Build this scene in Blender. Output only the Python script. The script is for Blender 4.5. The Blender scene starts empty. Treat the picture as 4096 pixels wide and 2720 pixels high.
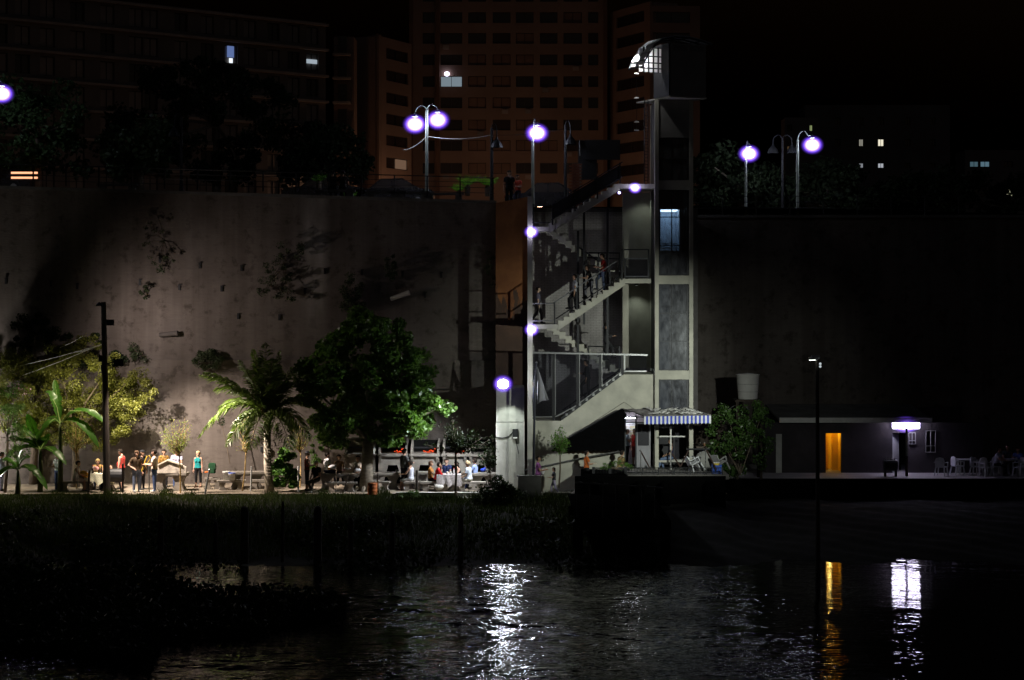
import bpy, math, random
import numpy as np
from mathutils import Vector, Matrix
random.seed(7); RNG = np.random.default_rng(7)
SC = bpy.context.scene; COL = SC.collection
R = math.radians
# ---------------------------------------------------------------- camera
F, CH, YH = 7800.0, 8.8, 1170.0          # focal length in px of the 4096 frame, eye height over the terrace, horizon row
cam = bpy.data.cameras.new('camera'); cam_o = bpy.data.objects.new('camera', cam); COL.objects.link(cam_o)
cam_o.location = (0, 0, CH); cam_o.rotation_euler = (R(90), 0, 0)
cam.sensor_width = 36.0; cam.lens = 36.0*F/4096; cam.shift_y = -(1360-YH)/4096
cam.clip_start = 0.5; cam.clip_end = 3000
SC.camera = cam_o
# ---------------------------------------------------------------- night sky
wd = bpy.data.worlds.new('World'); SC.world = wd; wd.use_nodes = True
wn = wd.node_tree.nodes; bg = wn['Background']
sky = wn.new('ShaderNodeTexSky'); sky.sky_type = 'NISHITA'; sky.sun_disc = False
sky.sun_elevation = R(-4); sky.sun_rotation = R(150)
wd.node_tree.links.new(sky.outputs[0], bg.inputs[0]); bg.inputs[1].default_value = 0.2
SC.view_settings.view_transform = 'Standard'; SC.view_settings.look = 'None'
SC.view_settings.exposure = 0.0; SC.view_settings.gamma = 1.0
SC.cycles.use_denoising = True; SC.cycles.max_bounces = 6; SC.cycles.diffuse_bounces = 3
SC.cycles.glossy_bounces = 3; SC.cycles.transparent_max_bounces = 12
SC.cycles.sample_clamp_indirect = 3.0; SC.cycles.caustics_reflective = False; SC.cycles.caustics_refractive = False
# ---------------------------------------------------------------- helpers
def PX(px, Y): return (px-2048.0)/F*Y
def PZ(py, Y): return CH-(py-YH)/F*Y
def P(px, py, Y): return (PX(px, Y), Y, PZ(py, Y))
LOC = {}
def thing(name, label, cat, loc=(0,0,0), rz=0, group=None):
    o = bpy.data.objects.new(name, None); COL.objects.link(o); o.empty_display_size = .2
    o.location = loc; o.rotation_euler = (0,0,rz); LOC[o.name] = (Vector(loc), rz)
    o['label'] = label; o['category'] = cat
    if group: o['group'] = group
    return o
def tag(o, label=None, cat=None, group=None, kind=None):
    if label: o['label'] = label
    if cat: o['category'] = cat
    if group: o['group'] = group
    if kind: o['kind'] = kind
    return o
def link(name, me, m, parent=None, local=False, smooth=False):
    o = bpy.data.objects.new(name, me); COL.objects.link(o)
    if m is not None:
        for k in (m if isinstance(m, (list, tuple)) else [m]): me.materials.append(k)
    if smooth: me.polygons.foreach_set('use_smooth', [True]*len(me.polygons))
    if parent is not None:
        o.parent = parent
        if not local:
            p = parent
            while p is not None and p.name not in LOC: p = p.parent
            if p is not None:
                l, rz = LOC[p.name]
                M = (Matrix.Translation(l) @ Matrix.Rotation(rz, 4, 'Z')).inverted()
                if parent.name in LOC: o.matrix_parent_inverse = M
    return o
def copy_tree(o, parent=None):
    c = o.copy(); COL.objects.link(c); c.parent = parent
    if parent is not None: c.matrix_parent_inverse = o.matrix_parent_inverse.copy()
    for ch in list(o.children): copy_tree(ch, c)
    return c
class MB:
    def __init__(s): s.v = []; s.f = []
    def add(s, vs, fs):
        n = len(s.v); s.v += [tuple(p) for p in vs]; s.f += [tuple(i+n for i in f) for f in fs]; return s
    BF = [(0,3,2,1),(4,5,6,7),(0,1,5,4),(1,2,6,5),(2,3,7,6),(3,0,4,7)]
    def box(s, x0, x1, y0, y1, z0, z1):
        return s.add([(x0,y0,z0),(x1,y0,z0),(x1,y1,z0),(x0,y1,z0),(x0,y0,z1),(x1,y0,z1),(x1,y1,z1),(x0,y1,z1)], s.BF)
    def obox(s, c, size, rz=0, rx=0, ry=0):
        M = Matrix.Translation(c) @ Matrix.Rotation(rz,4,'Z') @ Matrix.Rotation(ry,4,'Y') @ Matrix.Rotation(rx,4,'X')
        a, b, d = [k/2 for k in size]
        return s.add([M @ Vector(p) for p in [(-a,-b,-d),(a,-b,-d),(a,b,-d),(-a,b,-d),(-a,-b,d),(a,-b,d),(a,b,d),(-a,b,d)]], s.BF)
    def bar(s, p0, p1, w, h):
        p0, p1 = Vector(p0), Vector(p1); d = p1-p0; L = d.length; d.normalize()
        up = Vector((0,0,1)) if abs(d.z) < .9 else Vector((0,1,0))
        a = d.cross(up).normalized()*w/2; b = d.cross(a).normalized()*h/2
        return s.add([p0-a-b, p0+a-b, p0+a+b, p0-a+b, p1-a-b, p1+a-b, p1+a+b, p1-a+b], s.BF)
    def tube(s, pts, r, n=6, cap=True):
        pts = [Vector(p) for p in pts]; k = len(pts)
        rs = r if isinstance(r, (list, tuple)) else [r]*k
        b0 = len(s.v); ref = None
        for i, p in enumerate(pts):
            d = (pts[min(i+1,k-1)]-pts[max(i-1,0)]).normalized()
            if ref is None: ref = Vector((0,0,1)) if abs(d.z) < .9 else Vector((1,0,0))
            a = d.cross(ref)
            if a.length < 1e-5: a = d.cross(Vector((0,1,0)))
            a.normalize(); b = d.cross(a).normalized(); ref = -b if False else ref
            for j in range(n):
                t = 2*math.pi*j/n; s.v.append(tuple(p+(a*math.cos(t)+b*math.sin(t))*rs[i]))
        for i in range(k-1):
            for j in range(n):
                s.f.append((b0+i*n+j, b0+i*n+(j+1)%n, b0+(i+1)*n+(j+1)%n, b0+(i+1)*n+j))
        if cap: s.f.append(tuple(b0+j for j in range(n-1,-1,-1))); s.f.append(tuple(b0+(k-1)*n+j for j in range(n)))
        return s
    def lathe(s, prof, c=(0,0,0), n=14, M=None):
        b0 = len(s.v); k = len(prof)
        for (r, z) in prof:
            for j in range(n):
                t = 2*math.pi*j/n; p = Vector((r*math.cos(t), r*math.sin(t), z))
                if M is not None: p = M @ p
                s.v.append((p.x+c[0], p.y+c[1], p.z+c[2]))
        for i in range(k-1):
            for j in range(n): s.f.append((b0+i*n+j, b0+i*n+(j+1)%n, b0+(i+1)*n+(j+1)%n, b0+(i+1)*n+j))
        if prof[0][0] > 1e-4: s.f.append(tuple(b0+j for j in range(n-1,-1,-1)))
        if prof[-1][0] > 1e-4: s.f.append(tuple(b0+(k-1)*n+j for j in range(n)))
        return s
    def prism(s, poly, y0, y1):                       # polygon in (x, z) extruded along y
        n = len(poly); b = len(s.v)
        s.v += [(x,y0,z) for x,z in poly]+[(x,y1,z) for x,z in poly]
        s.f.append(tuple(b+i for i in range(n))); s.f.append(tuple(b+n+i for i in range(n-1,-1,-1)))
        for i in range(n): s.f.append((b+i, b+n+i, b+n+(i+1)%n, b+(i+1)%n))
        return s
    def prismx(s, poly, x0, x1):                      # polygon in (y, z) extruded along x
        n = len(poly); b = len(s.v)
        s.v += [(x0,y,z) for y,z in poly]+[(x1,y,z) for y,z in poly]
        s.f.append(tuple(b+i for i in range(n))); s.f.append(tuple(b+n+i for i in range(n-1,-1,-1)))
        for i in range(n): s.f.append((b+i, b+n+i, b+n+(i+1)%n, b+(i+1)%n))
        return s
    def ell(s, c, rad, nu=10, nv=7, M=None):
        b = len(s.v)
        for i in range(nv+1):
            t = math.pi*i/nv
            for j in range(nu):
                u = 2*math.pi*j/nu
                p = Vector((rad[0]*math.sin(t)*math.cos(u), rad[1]*math.sin(t)*math.sin(u), -rad[2]*math.cos(t)))
                if M is not None: p = M @ p
                s.v.append((p.x+c[0], p.y+c[1], p.z+c[2]))
        for i in range(nv):
            for j in range(nu):
                s.f.append((b+i*nu+j, b+i*nu+(j+1)%nu, b+(i+1)*nu+(j+1)%nu, b+(i+1)*nu+j))
        return s
    def mesh(s, name):
        me = bpy.data.meshes.new(name); me.from_pydata(s.v, [], s.f); me.update(); return me
    def build(s, name, m, parent=None, local=False, smooth=False):
        return link(name, s.mesh(name), m, parent, local, smooth)
def polymesh(name, V, F_, k):
    """fast mesh: V (n,3), F_ (m,k) indices"""
    me = bpy.data.meshes.new(name); V = np.asarray(V, np.float32); F_ = np.asarray(F_, np.int32)
    me.vertices.add(len(V)); me.vertices.foreach_set('co', V.ravel())
    me.loops.add(F_.size); me.loops.foreach_set('vertex_index', F_.ravel())
    me.polygons.add(len(F_)); me.polygons.foreach_set('loop_start', np.arange(0, F_.size, k, dtype=np.int32))
    me.update(calc_edges=True); return me
# ---------------------------------------------------------------- materials
MATS = {}
def nodes(name):
    m = bpy.data.materials.new(name); m.use_nodes = True; nt = m.node_tree
    return m, nt, nt.nodes, nt.links, nt.nodes['Principled BSDF']
def noise(nt, scale, detail=5, stretch=None, rough=.55, space='pos'):
    n, l = nt.nodes, nt.links
    if space == 'pos': g = n.new('ShaderNodeNewGeometry').outputs['Position']
    else: g = n.new('ShaderNodeTexCoord').outputs['Object']
    if stretch:
        mp = n.new('ShaderNodeMapping'); mp.inputs['Scale'].default_value = stretch; l.new(g, mp.inputs[0]); g = mp.outputs[0]
    t = n.new('ShaderNodeTexNoise'); t.inputs['Scale'].default_value = scale; t.inputs['Detail'].default_value = detail
    t.inputs['Roughness'].default_value = rough; l.new(g, t.inputs['Vector']); return t.outputs['Fac']
def ramp(nt, fac, stops):
    r = nt.nodes.new('ShaderNodeValToRGB'); nt.links.new(fac, r.inputs[0]); e = r.color_ramp.elements
    while len(e) < len(stops): e.new(.5)
    for k, (p, c) in enumerate(stops): e[k].position = p; e[k].color = (*c, 1) if len(c) == 3 else c
    return r.outputs[0]
def mixc(nt, fac, a, b, mode='MIX'):
    x = nt.nodes.new('ShaderNodeMix'); x.data_type = 'RGBA'; x.blend_type = mode
    for s, val in ((0, fac), (6, a), (7, b)):
        if isinstance(val, (int, float)): x.inputs[s].default_value = val
        elif isinstance(val, tuple): x.inputs[s].default_value = (*val, 1)
        else: nt.links.new(val, x.inputs[s])
    return x.outputs[2]
def bump(nt, b, h, strength, dist=.02):
    k = nt.nodes.new('ShaderNodeBump'); k.inputs['Strength'].default_value = strength; k.inputs['Distance'].default_value = dist
    nt.links.new(h, k.inputs['Height']); nt.links.new(k.outputs[0], b.inputs['Normal'])
def surf(name, c1, c2=None, scale=4, rough=.85, bmp=.3, stretch=None, metal=0, spec=.3, detail=6, space='pos'):
    if name in MATS: return MATS[name]
    m, nt, n, l, b = nodes(name)
    if c2 is None: c2 = tuple(k*.72 for k in c1)
    f = noise(nt, scale, detail, stretch, space=space)
    l.new(ramp(nt, f, [(.32, c2), (.68, c1)]), b.inputs['Base Color'])
    b.inputs['Roughness'].default_value = rough; b.inputs['Metallic'].default_value = metal
    b.inputs['Specular IOR Level'].default_value = spec
    if bmp: bump(nt, b, noise(nt, scale*6, 4, stretch, space=space), bmp)
    MATS[name] = m; return m
def leafmat(name, c1, c2, trans=.35, rough=.45, scale=1.5, spec=.4):
    if name in MATS: return MATS[name]
    m, nt, n, l, b = nodes(name)
    col = ramp(nt, noise(nt, scale, 3), [(.3, c2), (.7, c1)])
    col2 = mixc(nt, noise(nt, 9, 1), col, tuple(min(1, k*1.5) for k in c1)); 
    l.new(col2, b.inputs['Base Color']); b.inputs['Roughness'].default_value = rough; b.inputs['Specular IOR Level'].default_value = spec
    t = n.new('ShaderNodeBsdfTranslucent'); l.new(mixc(nt, .6, col2, (c1[0]*1.6, c1[1]*2.0, c1[2]*.5)), t.inputs[0])
    x = n.new('ShaderNodeMixShader'); x.inputs[0].default_value = trans
    l.new(b.outputs[0], x.inputs[1]); l.new(t.outputs[0], x.inputs[2]); l.new(x.outputs[0], n['Material Output'].inputs[0])
    MATS[name] = m; return m
def emit(name, col, s):
    if name in MATS: return MATS[name]
    m, nt, n, l, b = nodes(name); n.remove(b)
    e = n.new('ShaderNodeEmission'); e.inputs[0].default_value = (*col, 1); e.inputs[1].default_value = s
    l.new(e.outputs[0], n['Material Output'].inputs[0]); MATS[name] = m; return m
def bloom_volume(name, col, s, trans=.75):                    # emissive volume that paints a violet bloom around a bulb
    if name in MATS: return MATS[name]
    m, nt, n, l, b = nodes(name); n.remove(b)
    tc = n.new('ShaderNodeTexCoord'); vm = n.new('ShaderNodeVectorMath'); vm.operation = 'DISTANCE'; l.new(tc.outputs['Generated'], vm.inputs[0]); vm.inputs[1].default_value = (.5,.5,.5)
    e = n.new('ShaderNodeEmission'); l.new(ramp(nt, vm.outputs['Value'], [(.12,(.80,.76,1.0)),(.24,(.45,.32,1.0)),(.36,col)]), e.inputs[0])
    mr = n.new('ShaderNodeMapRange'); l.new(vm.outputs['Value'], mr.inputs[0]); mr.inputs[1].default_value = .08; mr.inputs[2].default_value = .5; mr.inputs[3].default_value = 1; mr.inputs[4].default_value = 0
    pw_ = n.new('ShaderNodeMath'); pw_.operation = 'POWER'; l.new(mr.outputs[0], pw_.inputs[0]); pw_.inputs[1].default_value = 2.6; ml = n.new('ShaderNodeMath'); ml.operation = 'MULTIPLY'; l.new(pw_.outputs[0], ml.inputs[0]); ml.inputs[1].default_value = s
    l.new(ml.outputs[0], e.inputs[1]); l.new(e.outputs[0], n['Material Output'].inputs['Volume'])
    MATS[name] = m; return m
def glassmat(name, tint=(.75,.8,.85), opacity=.25, rough=.05):
    if name in MATS: return MATS[name]
    m, nt, n, l, b = nodes(name)
    b.inputs['Base Color'].default_value = (.05,.05,.06,1); b.inputs['Roughness'].default_value = rough
    t = n.new('ShaderNodeBsdfTransparent'); t.inputs[0].default_value = (*tint, 1)
    x = n.new('ShaderNodeMixShader'); x.inputs[0].default_value = opacity
    l.new(t.outputs[0], x.inputs[1]); l.new(b.outputs[0], x.inputs[2]); l.new(x.outputs[0], n['Material Output'].inputs[0])
    MATS[name] = m; return m
def spot(name, loc, target, power, col, angle, blend=.6, radius=.12, parent=None):
    L = bpy.data.lights.new(name, 'SPOT'); L.energy = power; L.color = col; L.spot_size = R(angle); L.spot_blend = blend; L.shadow_soft_size = radius
    o = bpy.data.objects.new(name, L); COL.objects.link(o)
    d = Vector(target)-Vector(loc); o.rotation_euler = d.to_track_quat('-Z', 'Y').to_euler(); o.location = loc
    if parent is not None and parent.name in LOC:
        o.parent = parent; l, rz = LOC[parent.name]
        o.matrix_parent_inverse = (Matrix.Translation(l) @ Matrix.Rotation(rz,4,'Z')).inverted()
    return o
concrete = surf('concrete', (.40,.39,.34), (.27,.26,.23), 2.2, .9, .35)
concrete_dark = surf('concrete_dark', (.16,.155,.15), (.10,.10,.095), 2.5, .9, .4)
concrete_pale = surf('concrete_pale', (.55,.54,.50), (.40,.39,.36), 2.0, .9, .3)
steel = surf('dark_steel', (.035,.036,.04), None, 5, .5, .1, metal=.4)
steel_pale = surf('pale_steel', (.42,.43,.44), None, 6, .35, .1, metal=.7)
rust = surf('rusty_metal', (.20,.07,.03), (.10,.045,.03), 4, .8, .4)
wood_dark = surf('weathered_wood', (.055,.042,.033), (.03,.024,.02), 3, .9, .6, stretch=(6,6,.7))
white_paint = surf('white_paint', (.70,.70,.68), (.55,.55,.53), 3, .6, .1)
bark = surf('bark', (.17,.135,.10), (.09,.07,.055), 5, .95, .8, stretch=(3,3,.6))
bark_pale = surf('pale_bark', (.30,.26,.20), (.17,.145,.115), 4, .95, .7, stretch=(1,1,3))
black_cloth = surf('black_cloth', (.004,.004,.0045), None, 6, 1.0, .1, spec=.0)
# ================================================================ THE SETTING
WZ = -1.25
def walltop(X):
    return 13.05-.028*(X+.73) if X < -.73 else (12.9 if X < 8.39 else 12.36)
# ---- river
def make_water():
    xs = np.concatenate([np.linspace(-160,-26,30), np.arange(-25,25,.085), np.linspace(26,160,30)])
    ys = np.concatenate([np.linspace(-60,48,30), np.arange(48.5,75,.07), np.linspace(75.5,92,12)])
    Xg, Yg = np.meshgrid(xs, ys); Z = np.zeros_like(Xg)
    patch = np.zeros_like(Xg)
    for k in range(7):
        a = RNG.uniform(0, 2*np.pi); w = RNG.uniform(.25, .9); patch += np.sin(w*(Xg*np.cos(a)*.55+Yg*np.sin(a)*1.0)+RNG.uniform(0,6.28))
    patch = np.clip(.62+.27*patch, .12, 1.5)
    for k in range(46):
        lam = np.exp(RNG.uniform(np.log(.3), np.log(2.6))); a = RNG.normal(np.pi/2, .75)
        w = 2*np.pi/lam; amp = .0115*lam**.9/6.0*RNG.uniform(.5,1.3)*6.0/np.sqrt(46)*2.9
        ph = w*(Xg*np.cos(a)+Yg*np.sin(a))+RNG.uniform(0,6.28)
        Z += amp*(np.sin(ph)+.25*np.sin(2*ph+.5))*.60
    calm = 1-.88*np.clip((Xg-6.0)/4.0, 0, 1)
    Z = WZ+Z*patch*calm*np.clip((Yg-38)/10, 0, 1)*np.clip((30-np.abs(Xg))/4, 0, 1)
    ny, nx = Xg.shape; idx = np.arange(nx*ny).reshape(ny, nx)
    q = np.stack([idx[:-1,:-1], idx[:-1,1:], idx[1:,1:], idx[1:,:-1]], -1).reshape(-1, 4)
    me = polymesh('river', np.stack([Xg, Yg, Z], -1).reshape(-1, 3), q, 4)
    m, nt, n, l, b = nodes('river_water')
    b.inputs['Base Color'].default_value = (.006,.007,.007,1); b.inputs['Roughness'].default_value = .025
    b.inputs['IOR'].default_value = 1.33
    g = n.new('ShaderNodeNewGeometry'); sp = n.new('ShaderNodeSeparateXYZ'); l.new(g.outputs['Position'], sp.inputs[0]); mr = n.new('ShaderNodeMapRange'); l.new(sp.outputs[0], mr.inputs[0])
    mr.inputs[1].default_value = 5.5; mr.inputs[2].default_value = 10.0; mr.inputs[3].default_value = 1.0; mr.inputs[4].default_value = .10
    mu = n.new('ShaderNodeMath'); mu.operation = 'MULTIPLY'; l.new(noise(nt, 5.2, 2.5, (.34,1.0,1.0)), mu.inputs[0]); l.new(mr.outputs[0], mu.inputs[1]); mp_ = n.new('ShaderNodeMath'); mp_.operation = 'MULTIPLY'; l.new(mu.outputs[0], mp_.inputs[0]); l.new(ramp(nt, noise(nt, .42, 3, (.45,1.0,1.0)), [(.34,(.28,.28,.28)),(.62,(1.0,1.0,1.0))]), mp_.inputs[1]); bump(nt, b, mp_.outputs[0], 1.0, .095)
    o = link('river', me, m, smooth=True); tag(o, 'dark rippled river water reflecting the lamps', 'water', kind='structure')
make_water()
# ---- terrace, bank
dirt = surf('terrace_dirt', (.30,.25,.19), (.17,.14,.11), 1.3, .95, .6)
def sheet(name, xs, ys, zf, m, label, cat, kind='structure', smooth=True):
    Xg, Yg = np.meshgrid(xs, ys); Z = zf(Xg, Yg); ny, nx = Xg.shape; idx = np.arange(nx*ny).reshape(ny, nx)
    q = np.stack([idx[:-1,:-1], idx[:-1,1:], idx[1:,1:], idx[1:,:-1]], -1).reshape(-1, 4)
    o = link(name, polymesh(name, np.stack([Xg,Yg,Z],-1).reshape(-1,3), q, 4), m, smooth=smooth); return tag(o, label, cat, kind=kind)
def wob(X, Y, a=1.0):
    return a*(np.sin(X*.9+1.3*np.sin(Y*.7))+.6*np.sin(X*2.3+Y*1.9)+.4*np.sin(X*4.7-Y*3.1))/2
sheet('terrace', np.linspace(-70,9.4,220), np.linspace(85.1,92,24), lambda X,Y: wob(X,Y,.025), dirt, 'trodden earth terrace below the retaining wall', 'ground')
earth = surf('bank_earth', (.014,.013,.010), (.008,.008,.006), 2, 1, .8)
def bankz(X, Y):
    t = np.clip((85.25-Y)/15.0, 0, 1); r = np.clip((X-8.6)/1.2, 0, 1)
    return -.03-.12*np.clip((Y-85.3)*3, 0, 1)-1.42*t**1.2-.55*r*(1-t)+wob(X*1.3, Y*1.7, .09)*np.clip(t*5+r, 0, 1)-.6*np.clip((70.6-Y)/1.5, 0, 1)
sheet('river_bank', np.linspace(-70,60,420), np.linspace(68.5,91.5,80), bankz, earth, 'dark overgrown river bank sloping to the water', 'bank')
# ---- upper street
asph = surf('street_asphalt', (.06,.058,.055), (.045,.043,.04), 1.0, .9, .3)
_wt = np.vectorize(walltop)
_so = sheet('upper_street', np.array([-160,-80,-24,-.73,8.38]), np.array([90.6,96,130,250,700.]),
      lambda X,Y: _wt(X)-.12+np.clip((Y-96)/150,0,1)*1.2, asph, 'street level behind the top of the retaining wall', 'street')
sheet('upper_street', np.array([8.385,30,160.]), np.array([98.5,110,130,250,700.]),
      lambda X,Y: _wt(X)+.3+np.clip((Y-96)/150,0,1)*.8, asph, 'street level behind the right hand wall top', 'street')
# ---- retaining wall
def wall_material():
    m, nt, n, l, b = nodes('stained_render')
    base = ramp(nt, noise(nt, .35, 6), [(.3,(.125,.108,.098)),(.7,(.19,.166,.152))])
    streak = ramp(nt, noise(nt, 1.1, 5, (1.6,1,.06)), [(.42,(.52,.50,.48)),(.62,(1,1,1))])
    c = mixc(nt, .45, base, streak, 'MULTIPLY')
    crs = ramp(nt, noise(nt, 2.6, 6, (.6,1,3.2), .7), [(.36,(.74,.73,.72)),(.66,(1.05,1.04,1.03))])
    c = mixc(nt, .45, c, crs, 'MULTIPLY')
    spots = ramp(nt, noise(nt, 1.7, 7, None, .7), [(.36,(.30,.28,.26)),(.47,(1,1,1))])
    c = mixc(nt, .6, c, spots, 'MULTIPLY')
    pale = ramp(nt, noise(nt, .22, 3, (1,1,.35)), [(.60,(0,0,0)),(.72,(1,1,1))])
    c = mixc(nt, mixc(nt, .45, (0,0,0), pale), c, (.24,.22,.21))
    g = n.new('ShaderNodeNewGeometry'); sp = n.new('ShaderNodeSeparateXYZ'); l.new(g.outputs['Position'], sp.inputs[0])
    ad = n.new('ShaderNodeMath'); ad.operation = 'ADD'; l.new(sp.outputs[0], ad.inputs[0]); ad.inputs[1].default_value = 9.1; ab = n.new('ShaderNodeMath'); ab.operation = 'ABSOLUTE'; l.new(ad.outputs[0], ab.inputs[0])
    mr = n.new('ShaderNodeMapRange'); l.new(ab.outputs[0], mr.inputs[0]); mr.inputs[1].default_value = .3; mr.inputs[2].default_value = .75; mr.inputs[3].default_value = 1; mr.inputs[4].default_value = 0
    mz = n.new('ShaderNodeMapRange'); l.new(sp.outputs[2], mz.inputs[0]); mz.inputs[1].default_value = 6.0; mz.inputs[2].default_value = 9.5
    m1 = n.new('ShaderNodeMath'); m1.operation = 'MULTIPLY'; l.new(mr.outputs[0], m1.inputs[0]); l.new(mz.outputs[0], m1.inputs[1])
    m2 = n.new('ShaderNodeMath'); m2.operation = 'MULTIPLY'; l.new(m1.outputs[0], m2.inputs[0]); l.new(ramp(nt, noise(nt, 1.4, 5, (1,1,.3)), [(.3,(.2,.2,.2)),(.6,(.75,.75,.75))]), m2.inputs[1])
    c = mixc(nt, m2.outputs[0], c, (.36,.34,.32))        # paler vertical strip, fading out lower down
    l.new(c, b.inputs['Base Color']); b.inputs['Roughness'].default_value = .95; b.inputs['Specular IOR Level'].default_value = .15
    bump(nt, b, noise(nt, 7, 6, (.6,1,1.6)), .5, .03); return m
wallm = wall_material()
rw = thing('retaining_wall', 'tall stained retaining wall behind the terrace', 'wall', (-20, 90, 0))
xl = PX(1986, 90)
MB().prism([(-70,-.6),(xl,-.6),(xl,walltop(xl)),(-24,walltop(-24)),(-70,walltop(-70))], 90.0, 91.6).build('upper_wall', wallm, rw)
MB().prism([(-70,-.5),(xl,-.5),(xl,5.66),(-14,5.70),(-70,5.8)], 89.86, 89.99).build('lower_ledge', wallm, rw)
cp = MB(); cp.prism([(-70,walltop(-70)),(xl,walltop(xl)),(xl,walltop(xl)+.14),(-70,walltop(-70)+.14)], 89.88, 90.6); cp.build('coping', concrete_dark, rw)
for (px, py) in [(800,1063),(967,1073),(1300,1085),(1448,1090),(1610,1095),(1765,1100),(718,1150),(887,1155),(1220,1165),(1700,1180),(953,1265),(1118,1270),(560,1130),(640,1040),(205,1135),(25,1125),(310,1145)]:
    x, y, z = P(px, py, 90); w = MB().box(x-.05,x+.05,y-.07,y-.001,z-.13,z+.13); w.box(x-.05,x+.09,y-.09,y-.071,z+.10,z+.15)
    w.build('weep_hole', steel, rw)
for (px, py, a) in [(680,1337,.02),(1603,1190,.35)]:
    x, y, z = P(px, py, 90)
    MB().tube([(x-.45,y-.15,z-.03-.1*a),(x+.42,y-.32,z+.05+.5*a)], [.10,.12], 9).build('drain_pipe', surf('pipe_clay', (.10,.09,.085), None, 4) if a < .1 else concrete_pale, rw)
# middle wall behind the stairs and wall right of the lift
mw = thing('brick_wall', 'pale painted brick wall behind the concrete stairs', 'wall', (3.5,91.2,0))
MB().box(xl+.01, PX(2790,91.2), 91.02, 91.8, -.5, 12.75).build('mortar_bed', surf('pale_mortar', (.15,.14,.14), (.10,.095,.095), 2, .95, .3), mw)
pb_m = surf('painted_brick', (.42,.40,.39), (.20,.19,.185), 1.3, .95, .5, stretch=(1,1,.6))
bk = MB().box(-.128,.128,-.012,.02,-.034,.034).mesh('brick'); bk.materials.append(pb_m); rest = MB(); cnt = 0
for r_ in range(150):
    z_ = .9+r_*.078
    for k in range(33):
        x_ = .85+k*.268+(.134 if r_%2 else 0)
        if x_ > 8.2: continue
        px_, py_ = x_/91.0*F+2048, YH+(CH-z_)/91.0*F; dy = random.uniform(-.006,.006)
        if 2338 < px_ < 2488 and 1150 < py_ < 1400 and cnt < 300:
            cnt += 1; o = bpy.data.objects.new('brick', bk); COL.objects.link(o); o.parent = mw; o.location = (x_-3.5, 91.008+dy-91.2, z_)
        else: rest.box(x_-.128,x_+.128,90.996+dy,91.019,z_-.034,z_+.034)
rest.build('brickwork', pb_m, mw)['kind'] = 'stuff'
rr = thing('retaining_wall', 'unlit retaining wall to the right of the lift tower', 'wall', (20, 98, 0))
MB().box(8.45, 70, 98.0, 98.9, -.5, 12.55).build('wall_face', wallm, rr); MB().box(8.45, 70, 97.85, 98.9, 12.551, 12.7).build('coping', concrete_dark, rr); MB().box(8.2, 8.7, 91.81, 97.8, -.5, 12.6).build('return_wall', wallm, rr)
# orange buttress
def rustwall():
    m, nt, n, l, b = nodes('flaked_orange_render')
    g = n.new('ShaderNodeNewGeometry'); sp = n.new('ShaderNodeSeparateXYZ'); l.new(g.outputs['Position'], sp.inputs[0])
    nz = noise(nt, 1.6, 6, (1.6,1,.35), .65)
    a = n.new('ShaderNodeMath'); a.operation = 'MULTIPLY_ADD'; l.new(nz, a.inputs[0]); a.inputs[1].default_value = -7.0; l.new(sp.outputs[2], a.inputs[2])
    f = ramp(nt, a.outputs[0], [(.0,(0,0,0)),(.02,(1,1,1))]); r_ = f.node; 
    mr = n.new('ShaderNodeMapRange'); l.new(a.outputs[0], mr.inputs[0]); mr.inputs[1].default_value = 4.75; mr.inputs[2].default_value = 4.95
    c = mixc(nt, mr.outputs[0], ramp(nt, noise(nt, 1.2, 5), [(.3,(.07,.045,.035)),(.7,(.12,.07,.05))]), ramp(nt, noise(nt, 1.5, 5), [(.3,(.22,.085,.035)),(.7,(.33,.135,.05))]))
    l.new(c, b.inputs['Base Color']); b.inputs['Roughness'].default_value = .95; bump(nt, b, noise(nt, 8, 5), .4); return m
tag(MB().prism([(PX(1983,89),-.3),(PX(2112,89),-.3),(PX(2112,89),PZ(787,89)),(PX(1983,89),PZ(812,89))], 89.0, 91.5).build('buttress', rustwall()),
    'flaking orange painted wall pier beside the stair column', 'wall')
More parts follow.
